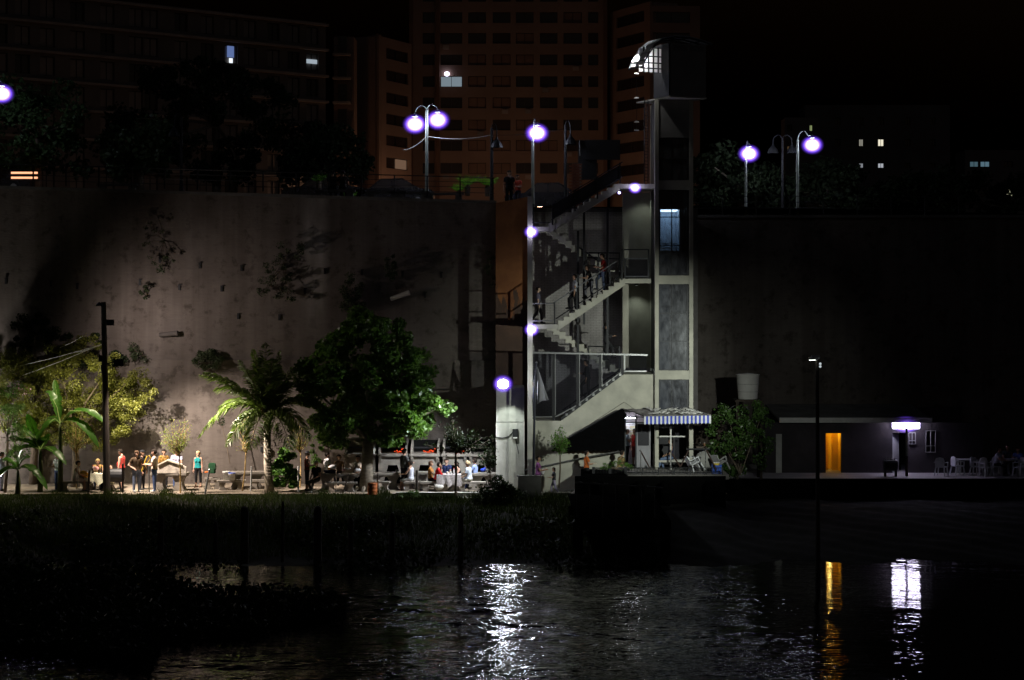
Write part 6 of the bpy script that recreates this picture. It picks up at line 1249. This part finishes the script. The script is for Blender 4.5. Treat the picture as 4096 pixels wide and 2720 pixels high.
def person(label, x, y, z, rz, legs='stand', arms=('down','down'), h=1.72, seat=None, lean=0.0, yaw=0.0, pitch=0.0, shirt=(.5,.5,.5), sleeve=.55, pants=(.05,.07,.15), plen=1.0, skin=(.45,.27,.19), hair=(.02,.015,.012), hairlong=0, shoes=(.05,.05,.05), cap=None, belly=0, female=False, group=None, noshirt=False, shirt2=None):
    q = MB(); B = []
    def c(a, b, ra, rb, tag_, sq=(1,1,1)): capsule(q, a, b, ra, rb, 10, sq); B.append((Vector(a), Vector(b), ra, rb, tag_))
    (ta, sa), (tb_, sb2) = LEGS[legs]
    def legpts(th, sh): return Vector((0, math.sin(th)*.42, -math.cos(th)*.42)), Vector((0, math.sin(sh)*.40, -math.cos(sh)*.40))
    if seat is None: hz_ = max(sum(-p.z for p in legpts(ta,sa)), sum(-p.z for p in legpts(tb_,sb2)))+.075
    else: hz_ = seat+.10
    U_ = Vector((0, math.sin(lean), math.cos(lean))); hip = Vector((0,0,hz_)); ax = Vector((1,0,0)); wS = .92 if female else 1.0
    c(hip+Vector((-.07,0,.02)), hip+Vector((.07,0,.02)), .115, .115, 'pelvis')
    for s in (-1,1):
        c(hip+ax*s*.055+U_*.05, hip+ax*s*.05*wS+U_*.22, .105, .095, 'torso'); c(hip+ax*s*.05*wS+U_*.22, hip+ax*s*.075*wS+U_*.42, .10, .105, 'torso')
        if female: c(hip+ax*s*.07+U_*.37+Vector((0,.07,0)), hip+ax*s*.07+U_*.36+Vector((0,.08,0)), .06, .06, 'torso')
    if belly: c(hip+U_*.14+Vector((0,.06+belly*.4,0)), hip+U_*.20+Vector((0,.06+belly*.4,0)), .12, .12, 'torso')
    c(hip-ax*.14*wS+U_*.485, hip+ax*.14*wS+U_*.485, .068, .068, 'torso')
    c(hip+U_*.50, hip+U_*.60, .058, .052, 'neck')
    Hc = hip+U_*.60+Vector((0,.02+.10*math.sin(pitch),.12)); Mh = Matrix.Rotation(yaw,3,'Z') @ Matrix.Rotation(-pitch,3,'X')
    hp = lambda a, b_, c_: Hc+Mh @ Vector((a,b_,c_))
    c(hp(0,-.015,.02), hp(0,.0,.03), .098, .096, 'head'); c(hp(0,.035,-.06), hp(0,.025,-.02), .058, .075, 'head'); c(hp(0,.095,-.02), hp(0,.108,-.035), .014, .016, 'head')
    for s in (-1,1): c(hp(s*.09,-.005,-.01), hp(s*.095,-.012,.015), .016, .018, 'head')
    hands = []
    for s, an in ((1,arms[0]),(-1,arms[1])):
        ua, fa = [Vector((k[0]*s,k[1],k[2])).normalized() for k in ARMS[an]]; sh = hip+ax*s*.185*wS+U_*.47; el = sh+ua*.28; wr = el+fa*.25
        c(sh, el, .056, .043, 'uarm'); c(el, wr, .043, .030, 'farm'); c(wr, wr+fa*.075, .030, .036, 'hand', (1,.8,1)); hands.append((wr+fa*.085, fa, s))
    for s, th, shn in ((1,ta,sa),(-1,tb_,sb2)):
        p1, p2 = legpts(th, shn); hp_ = hip+ax*s*.09; kn = hp_+p1+ax*s*.02; an_ = kn+p2+ax*s*.01
        c(hp_, kn, .088, .060, 'thigh'); c(kn, an_, .060, .040, 'shin'); c(an_+Vector((0,-.03,-.035)), an_+Vector((0,.15,-.042)), .040, .034, 'foot')
    me = q.mesh('body_raw'); o = bpy.data.objects.new('body_raw', me); COL.objects.link(o); md = o.modifiers.new('r','REMESH'); md.mode = 'VOXEL'; md.voxel_size = .021; md.use_smooth_shade = True
    PEOPLE.append((o, B, hands, Hc, Mh, dict(label=label, x=x, y=y, z=z, rz=rz, k=h/1.75, shirt=shirt, sleeve=sleeve, pants=pants, plen=plen, skin=skin, hair=hair, hairlong=hairlong, shoes=shoes, cap=cap, group=group, noshirt=noshirt, shirt2=shirt2)))
def fabric(c, c2=None): return surf('fabric_%02x%02x%02x' % tuple(int(min(1,k)*255) for k in c)+('b%d' % int(sum(c2)*255) if c2 else ''), c, c2 or tuple(k*.8 for k in c), 9 if c2 else 12, .9, .2, space='obj', spec=.15)
def finish_people():
    bpy.context.view_layer.update(); dg_ = bpy.context.evaluated_depsgraph_get()
    for (o, B, hands, Hc, Mh, d) in PEOPLE:
        me = bpy.data.meshes.new_from_object(o.evaluated_get(dg_)); V = np.empty(len(me.vertices)*3, np.float32); me.vertices.foreach_get('co', V); V = V.reshape(-1,3).astype(float)
        Nn = np.empty(len(me.vertices)*3, np.float32); me.vertices.foreach_get('normal', Nn); Nn = Nn.reshape(-1,3).astype(float); Fc = [tuple(p.vertices) for p in me.polygons]
        bpy.data.meshes.remove(me); best = np.full(len(V), 9.0); tagv = np.zeros(len(V), int); par = np.zeros(len(V))
        for i, (a, b, ra, rb, tg) in enumerate(B):
            a_, b_ = np.array(a), np.array(b); ab = b_-a_; t = np.clip(((V-a_)@ab)/max(ab@ab,1e-9),0,1); dist = np.linalg.norm(V-(a_+t[:,None]*ab),axis=1)-(ra+(rb-ra)*t); k = dist < best; best[k] = dist[k]; tagv[k] = i; par[k] = t[k]
        tags = np.array([b[4] for b in B])[tagv]; k = d['k']; t = thing('person', d['label'], 'person', (d['x'],d['y'],d['z']), d['rz'], d['group'])
        FA = np.array([f if len(f) == 4 else (f[0],f[1],f[2],f[2]) for f in Fc]); ft, fp = tags[FA[:,0]], par[FA].mean(1)
        def extract(mask, off, name, m):
            if not mask.any(): return None
            ff = FA[mask]; ids, inv = np.unique(ff, return_inverse=True); inv = inv.reshape(ff.shape); vv = (V[ids]+Nn[ids]*off)*k
            mm = bpy.data.meshes.new(name); mm.from_pydata(vv.tolist(), [], [tuple(dict.fromkeys(r_)) for r_ in inv.tolist()]); mm.update(); return link(name, mm, m, t, local=True, smooth=True)
        body = MB(); body.v = [tuple(p) for p in V]; body.f = list(Fc)
        for (p, fa, s) in hands:
            side = fa.cross(Vector((0,0,1)) if abs(fa.z) < .9 else Vector((0,1,0))).normalized(); nb = fa.cross(side)
            for j, L_ in enumerate((.066,.078,.072,.055)):
                r0 = p+side*(j-1.5)*.017; m1 = r0+fa*L_*.55+nb*.008; body.tube([r0-fa*.02, m1, m1+fa*L_*.4+nb*.022], [.0092,.0085,.006], 5)
            r0 = p-fa*.05+side*.03*-1; body.tube([r0, r0-side*.022+fa*.03, r0-side*.022+fa*.058+nb*.008], [.011,.010,.007], 5)
        body.v = [tuple(Vector(p)*k) for p in body.v]; body.build('body', fabric(d['skin']), t, local=True, smooth=True)
        if not d['noshirt']:
            z_ = (ft == 'torso') | ((ft == 'uarm') & (fp < d['sleeve'])) | ((ft == 'farm') & (fp < (d['sleeve']-1)*1.0))
            if d['sleeve'] <= 0: # tank top: cut back from the shoulders
                sh = V[FA].mean(1); up_ = np.array([0,0,1.0]); zc = (sh@up_); top = np.array(Hc)[2]-.235; z_ = (ft == 'torso') & ((zc < top) | (np.abs(sh[:,0]) < .10))
            extract(z_ | ((ft == 'pelvis') & (V[FA].mean(1)[:,2] > B[0][0].z+.02)), .016, 'shirt', fabric(d['shirt'], d['shirt2']))
        extract((ft == 'pelvis') | ((ft == 'thigh') & (fp < d['plen']*2)) | ((ft == 'shin') & (fp < (d['plen']-.5)*2)), .011, 'trousers', fabric(d['pants']))
        extract(ft == 'foot', .008, 'shoes', fabric(d['shoes']))
        hl = (V[FA].mean(1)-np.array(Hc))@np.array(Mh); hd = ft == 'head'
        if d['hair'] is not None: extract(hd & ((hl[:,2] > .055) | ((hl[:,1] < -.012+hl[:,2]*.3) & (hl[:,2] > -.07))), .017, 'hair', fabric(d['hair']))
        if d['hairlong']:
            q = MB(); L_ = d['hairlong']; q.ell(Hc+Mh @ Vector((0,-.075,-.02-L_*.5)), (.085,.045,.05+L_*.6), 10, 8); q.v = [tuple(Vector(p)*k) for p in q.v]; q.build('long_hair', fabric(d['hair']), t, local=True, smooth=True)
        if d['cap']:
            co = extract(hd & (hl[:,2] > .048), .024, 'cap', fabric(d['cap'])); q = MB(); p = Hc+Mh @ Vector((0,.135,.055)); q.ell(p, (.07,.06,.012), 10, 5, Mh); q.v = [tuple(Vector(r_)*k) for r_ in q.v]; q.build('visor', fabric(d['cap']), t, local=True)
        q = MB()
        for s in (-1,1): q.ell(Hc+Mh @ Vector((s*.032,.083,.012)), (.013,.008,.008), 6, 4)
        q.ell(Hc+Mh @ Vector((0,.088,-.068)), (.022,.008,.006), 6, 4); q.v = [tuple(Vector(r_)*k) for r_ in q.v]; q.build('face', fabric((.05,.03,.03)), t, local=True)
        me0 = o.data; bpy.data.objects.remove(o); bpy.data.meshes.remove(me0)
LEFT, RIGHT, BACK, FRONT = R(90), R(-90), 0, R(180)
WH, NAVY, JEAN, BLK, RED = (.72,.70,.72), (.02,.03,.09), (.07,.11,.24), (.015,.015,.017), (.42,.05,.04)
tanned, fair, blond, grey = (.42,.24,.16), (.55,.34,.26), (.55,.40,.18), (.35,.34,.33)
def pp_(px, Y): return (PX(px,Y), Y, 0)
G1, G2, G3, G4 = 'people on the terrace', 'people on the stairs', 'people around the kiosk', 'people on the promenade'
person('person in a bluish white outfit cut by the left edge', *pp_(6,86.6), RIGHT, arms=('fwd','down'), shirt=(.6,.65,.85), sleeve=2, pants=(.5,.55,.75), group=G1)
person('person in white cap and jeans behind the banana leaves', *pp_(233,86.4), R(150), arms=('fwd','down'), shirt=WH, shirt2=(.08,.2,.1), pants=JEAN, cap=(.85,.85,.82), shoes=(.6,.6,.6), group=G1)
person('person in white tank top seated left of the printed cloth', PX(303,86.4), 86.4, 0, RIGHT, 'sit', ('table','table'), seat=.43, lean=.15, shirt=WH, sleeve=0, pants=(.6,.5,.5), plen=.5, group=G1)
person('person in pink seated behind the flood pole', PX(437,87.5), 87.5, 0, R(160), 'sit', ('table','lap'), seat=.45, lean=.3, shirt=(.7,.25,.25), sleeve=0, pants=BLK, group=G1)
person('person with blond hair seated behind the bottles', PX(392,87.9), 87.9, 0, R(190), 'sit', ('table','table'), seat=.45, lean=.4, shirt=(.5,.33,.12), hair=blond, group=G1)
person('man in a red tank top and black shorts looking down', *pp_(487,87.3), R(70), arms=('down','down'), h=1.80, pitch=.5, yaw=.2, shirt=RED, sleeve=0, pants=BLK, plen=.62, skin=fair, belly=.1, group=G1)
person('man in a brown T-shirt and faded jeans facing right', *pp_(546,86.0), R(-150), h=1.84, yaw=-.2, arms=('akimbo','down'), shirt=(.055,.035,.02), pants=(.16,.20,.30), shoes=(.3,.3,.3), skin=fair, hair=(.06,.035,.02), group=G1)
person('person in black with a dark cap behind the brown T-shirt', *pp_(568,87.0), R(-120), h=1.78, shirt=BLK, pants=(.03,.03,.04), cap=BLK, group=G1)
person('man in a white polo and jeans holding the yellow saw', *pp_(618,86.0), LEFT, h=1.90, arms=('fwd','fwd'), shirt=(.75,.62,.5), pants=JEAN, shoes=(.6,.6,.6), skin=fair, group=G1)
person('person in black and gold behind the stone gable', *pp_(656,88.2), R(200), h=1.72, shirt=(.40,.22,.05), shirt2=BLK, sleeve=2, pants=BLK, group=G1)
person('man in a pale lilac shirt leaning over the stone gable', *pp_(708,87.9), R(185), h=1.80, lean=.2, pitch=.5, arms=('table','table'), shirt=(.62,.60,.78), pants=JEAN, group=G1)
person('blond woman in a teal top and black capri trousers', *pp_(793,88.2), R(165), h=1.64, arms=('down','down'), shirt=(.02,.26,.27), sleeve=0, pants=BLK, plen=.82, hair=(.70,.55,.28), hairlong=.12, skin=fair, female=True, shoes=(.35,.2,.15), yaw=.4, group=G1)
person('man in a red and black vest with dark shorts by the white post', *pp_(1228,86.6), R(-80), h=1.76, arms=('fwd','down'), shirt=(.55,.07,.02), shirt2=(.04,.02,.02), sleeve=0, pants=(.04,.045,.06), plen=.75, cap=(.12,.12,.14), group=G1)
person('grey haired man in black seated beside the crowded table', PX(1266,86.4), 86.4, 0, R(150), 'sitx', ('lap','lap'), seat=.42, shirt=BLK, pants=(.05,.05,.05), hair=(.5,.48,.45), skin=fair, shoes=(.6,.6,.6), group=G1)
person('person in a white T-shirt sitting up on the crowded table', PX(1308,87.0), 87.0, .30, R(-60), 'sit', ('lap','lap'), seat=.45, shirt=WH, pants=NAVY, skin=fair, yaw=-.3, group=G1)
person('bare backed person bending over the crowded table', PX(1352,87.5), 87.5, .18, R(-160), 'sit', ('table','table'), seat=.45, lean=.25, noshirt=True, pants=BLK, skin=(.5,.30,.17), group=G1)
person('person in a grey shirt resting against the large trunk', PX(1432,87.4), 87.4, .12, R(150), 'sit', ('lean','lap'), seat=.45, shirt=(.35,.33,.31), pants=BLK, skin=fair, group=G1)
person('man in a dark shirt and shorts standing with his back turned', *pp_(1617,87.0), R(-50), h=1.84, arms=('fwd','down'), shirt=(.10,.10,.10), sleeve=1.8, pants=(.02,.02,.03), plen=.68, shoes=(.7,.7,.7), skin=fair, group=G1)
person('person in a white vest seated behind the standing man', PX(1643,86.7), 86.7, 0, R(70), 'sit', ('lap','table'), seat=.42, shirt=(.62,.64,.74), sleeve=0, pants=(.62,.62,.64), plen=.55, group=G1)
person('person in a bright red shirt seated at the lace cloth', PX(1745,86.4), 86.4, 0, R(-80), 'sit', ('table','table'), seat=.42, lean=.2, h=1.66, shirt=(.50,.02,.02), sleeve=.9, pants=BLK, group=G1)
person('person with brown hair in orange behind the red shirt', PX(1722,86.9), 86.9, 0, R(-95), 'sit', ('table','table'), seat=.42, h=1.66, shirt=(.40,.18,.05), pants=BLK, hair=(.10,.05,.03), hairlong=.1, female=True, group=G1)
person('man in navy seated facing the camera at the lace cloth', PX(1786,87.4), 87.4, 0, R(165), 'sit', ('mouth','table'), seat=.44, shirt=NAVY, pants=NAVY, skin=fair, group=G1)
person('woman in a black top leaning at the right of the lace cloth', PX(1838,87.0), 87.0, 0, R(120), 'sit', ('lap','table'), seat=.42, lean=.25, h=1.66, shirt=BLK, sleeve=0, pants=BLK, hairlong=.1, female=True, skin=fair, group=G1)
person('fair haired person in a white patterned shirt seated on the right bench', PX(1878,86.3), 86.3, 0, R(70), 'sitx', ('table','lap'), seat=.43, lean=.12, shirt=(.62,.66,.74), shirt2=(.40,.46,.56), pants=(.55,.52,.45), hair=(.45,.33,.20), shoes=(.6,.6,.6), group=G1)
person('person in a pale blue shirt behind the patterned shirt', PX(1900,87.3), 87.3, 0, R(75), 'sit', ('table','table'), seat=.46, shirt=(.35,.45,.80), pants=NAVY, group=G1)
# on the stairs
def zfl(px, a, za, b, zb2): return za+(px-a)/(b-a)*(zb2-za)
person('man in a red shirt going down the middle flight', PX(2413,86.3), 86.3, zfl(2413,2232,ZL['L2'],2500,ZL['R2'])+.06, LEFT, 'step', ('down','fwd'), pitch=.3, shirt=(.22,.015,.015), pants=(.07,.09,.15), group=G2)
person('person with a white shirt lowest on the middle flight', PX(2300,86.4), 86.4, zfl(2300,2232,ZL['L2'],2500,ZL['R2'])+.05, LEFT, 'step', ('down','down'), h=1.66, shirt=(.55,.57,.62), pants=BLK, group=G2)
person('dark clothed person between the two on the middle flight', PX(2365,86.5), 86.5, zfl(2365,2232,ZL['L2'],2500,ZL['R2'])+.05, LEFT, 'step', ('down','fwd'), h=1.6, lean=.3, shirt=(.03,.03,.03), pants=(.12,.12,.14), group=G2)
person('person with a white sleeve on the left middle landing', PX(2152,88.2), 88.2, ZL['L2'], RIGHT, 'walk', ('down','down'), h=1.7, shirt=(.16,.15,.2), sleeve=.7, pants=(.10,.09,.09), skin=(.6,.42,.32), group=G2)
person('dark man climbing the rear flight behind the glazed screen', PX(2425,87.9), 87.9, zfl(2425,2492,ZL['R1'],2190,ZL['L2'])+.05, RIGHT, 'step', ('fwd','down'), shirt=(.035,.035,.04), sleeve=1.8, pants=(.04,.04,.045), group=G2)
person('dark man descending the lowest flight behind the screen', PX(2352,86.6), 86.6, zfl(2352,2242,ZL['L0'],2492,ZL['R1'])+.05, LEFT, 'step', ('fwd','down'), lean=.12, shirt=(.02,.02,.022), sleeve=1.5, pants=(.02,.02,.022), group=G2)
person('person in a blue shirt standing behind the flag on the bottom landing', PX(2126,87.3), 87.3, ZL['L0'], R(-100), 'stand', ('down','fwd'), shirt=(.03,.10,.40), pants=(.05,.05,.08), group=G2)
# around the kiosk
person('person in pale blue with white cap inside the kiosk', PX(2508,87.1), 87.1, 1.05, R(-100), 'stand', ('mouth','cross'), h=1.70, shirt=(.42,.50,.62), pants=BLK, cap=(.7,.72,.75), group=G3)
person('youth in a red shirt before the menu board', PX(2540,87.3), 87.3, 1.05, R(120), 'stand', ('down','down'), h=1.66, shirt=(.50,.02,.02), shirt2=(.42,.03,.02), sleeve=.6, pants=(.3,.05,.05), plen=.6, skin=fair, group=G3)
person('man in a navy vest and jeans seated under the awning', PX(2682,85.8), 85.8, 1.05, LEFT, 'sitx', ('lap','lap'), seat=.40, lean=-.05, shirt=(.02,.025,.07), sleeve=0, pants=(.13,.18,.30), skin=(.45,.28,.2), group=G3)
person('person in black and gold sitting beside the planter', PX(2478,84.8), 84.8, .62, R(-60), 'sit', ('lap','lap'), seat=.40, shirt=(.40,.30,.12), shirt2=BLK, sleeve=1.5, pants=BLK, lean=.2, group=G3)
person('woman in an orange shirt carrying a tray up the ramp', PX(2346,84.9), 84.9, .34, R(-80), 'walk', ('fwd','fwd'), h=1.62, shirt=(.50,.13,.03), pants=BLK, hairlong=.05, female=True, group=G3)
person('woman in purple holding a white bag by the flagpole', PX(2152,84.95), 84.95, 0, RIGHT, 'stand', ('fwd','fwd'), h=1.68, shirt=(.28,.10,.28), pants=(.25,.09,.25), female=True, group=G3)
person('girl in a dark top and pale trousers by the slim sapling', PX(2216,84.9), 84.9, 0, LEFT, 'walk', ('down','fwd'), h=1.22, shirt=(.05,.05,.06), pants=(.42,.38,.55), female=True, hairlong=.08, group=G3)
# promenade
zp = walltop(0)-.1
person('man in a black jersey with a pale print on the promenade', PX(2037,92.3), 92.3, zp, FRONT, 'stand', ('down','down'), h=1.78, shirt=(.015,.015,.018), pants=(.02,.02,.02), group=G4)
person('person in red standing behind the man in the black jersey', PX(2070,93.0), 93.0, zp, R(160), 'stand', ('down','cross'), h=1.62, shirt=(.35,.05,.03), pants=(.05,.05,.07), group=G4)
zq = walltop(PX(1340,91.6))-.1
person('left of the two people sitting on the promenade bench', PX(1330,91.6), 91.6, zq, BACK, 'sit', ('lap','lap'), seat=.46, shirt=(.02,.02,.022), pants=BLK, group=G4)
person('right of the two people sitting on the promenade bench', PX(1372,91.6), 91.6, zq, BACK, 'sit', ('lap','lap'), seat=.46, shirt=(.03,.025,.02), pants=BLK, group=G4)
G5 = 'people at the tables by the hut'
person('person in a pale shirt seated at the tables right of the hut', PX(3985,91.8), 91.8, .2, R(-120), 'sit', ('table','table'), seat=.43, lean=.2, shirt=(.40,.40,.50), pants=BLK, group=G5)
person('dark clothed person seated behind the far table', PX(4030,92.8), 92.8, .2, R(170), 'sit', ('table','mouth'), seat=.43, shirt=(.05,.06,.08), pants=BLK, group=G5)
person('person in a blue shirt bending over the far table at the right edge', PX(4078,92.6), 92.6, .2, R(150), 'sit', ('table','table'), seat=.43, lean=.5, shirt=(.10,.14,.40), pants=BLK, group=G5)
finish_people()
# print on the black jersey, carried things
x, y, z = P(2036,703,92.13)
jp = (MB().tube([(x-.09,y,z+.05),(x-.09,y,z-.05),(x-.03,y,z+.05),(x+.0,y,z-.05),(x+.05,y,z+.04),(x+.1,y,z-.05),(x+.1,y,z+.05)], .012, 4).build('jersey_print', white_paint, [o for o in COL.objects if o.get('label','').startswith('man in a black jersey')][0]))
sx = thing('yellow_saw', 'yellow frame saw held by the man in the white polo', 'saw', P(585,1870,86.0))
ys_ = surf('saw_yellow', (.65,.42,.05), None, 5, .5, 0); MB().tube([P(570,1880,85.9),P(580,1845,85.9),P(588,1825,85.9),P(598,1822,85.9),P(602,1832,85.9)], .022, 6).build('frame', ys_, sx); MB().tube([P(572,1880,85.9),P(600,1836,85.9)], .012, 4).build('blade', ys_, sx); MB().tube([P(567,1886,85.9),P(572,1868,85.9)], .028, 6).build('handle', ys_, sx)
lump('white_bag', 'white bag held by the woman in purple', 'bag', 2170, 1884, 84.9, (.09,.07,.14), pb); tag(MB().obox(P(2372,1854,84.9),(.34,.22,.05)).build('food_tray', surf('tray_cream', (.6,.55,.45), None, 5)), 'cream tray carried by the woman in orange', 'tray')
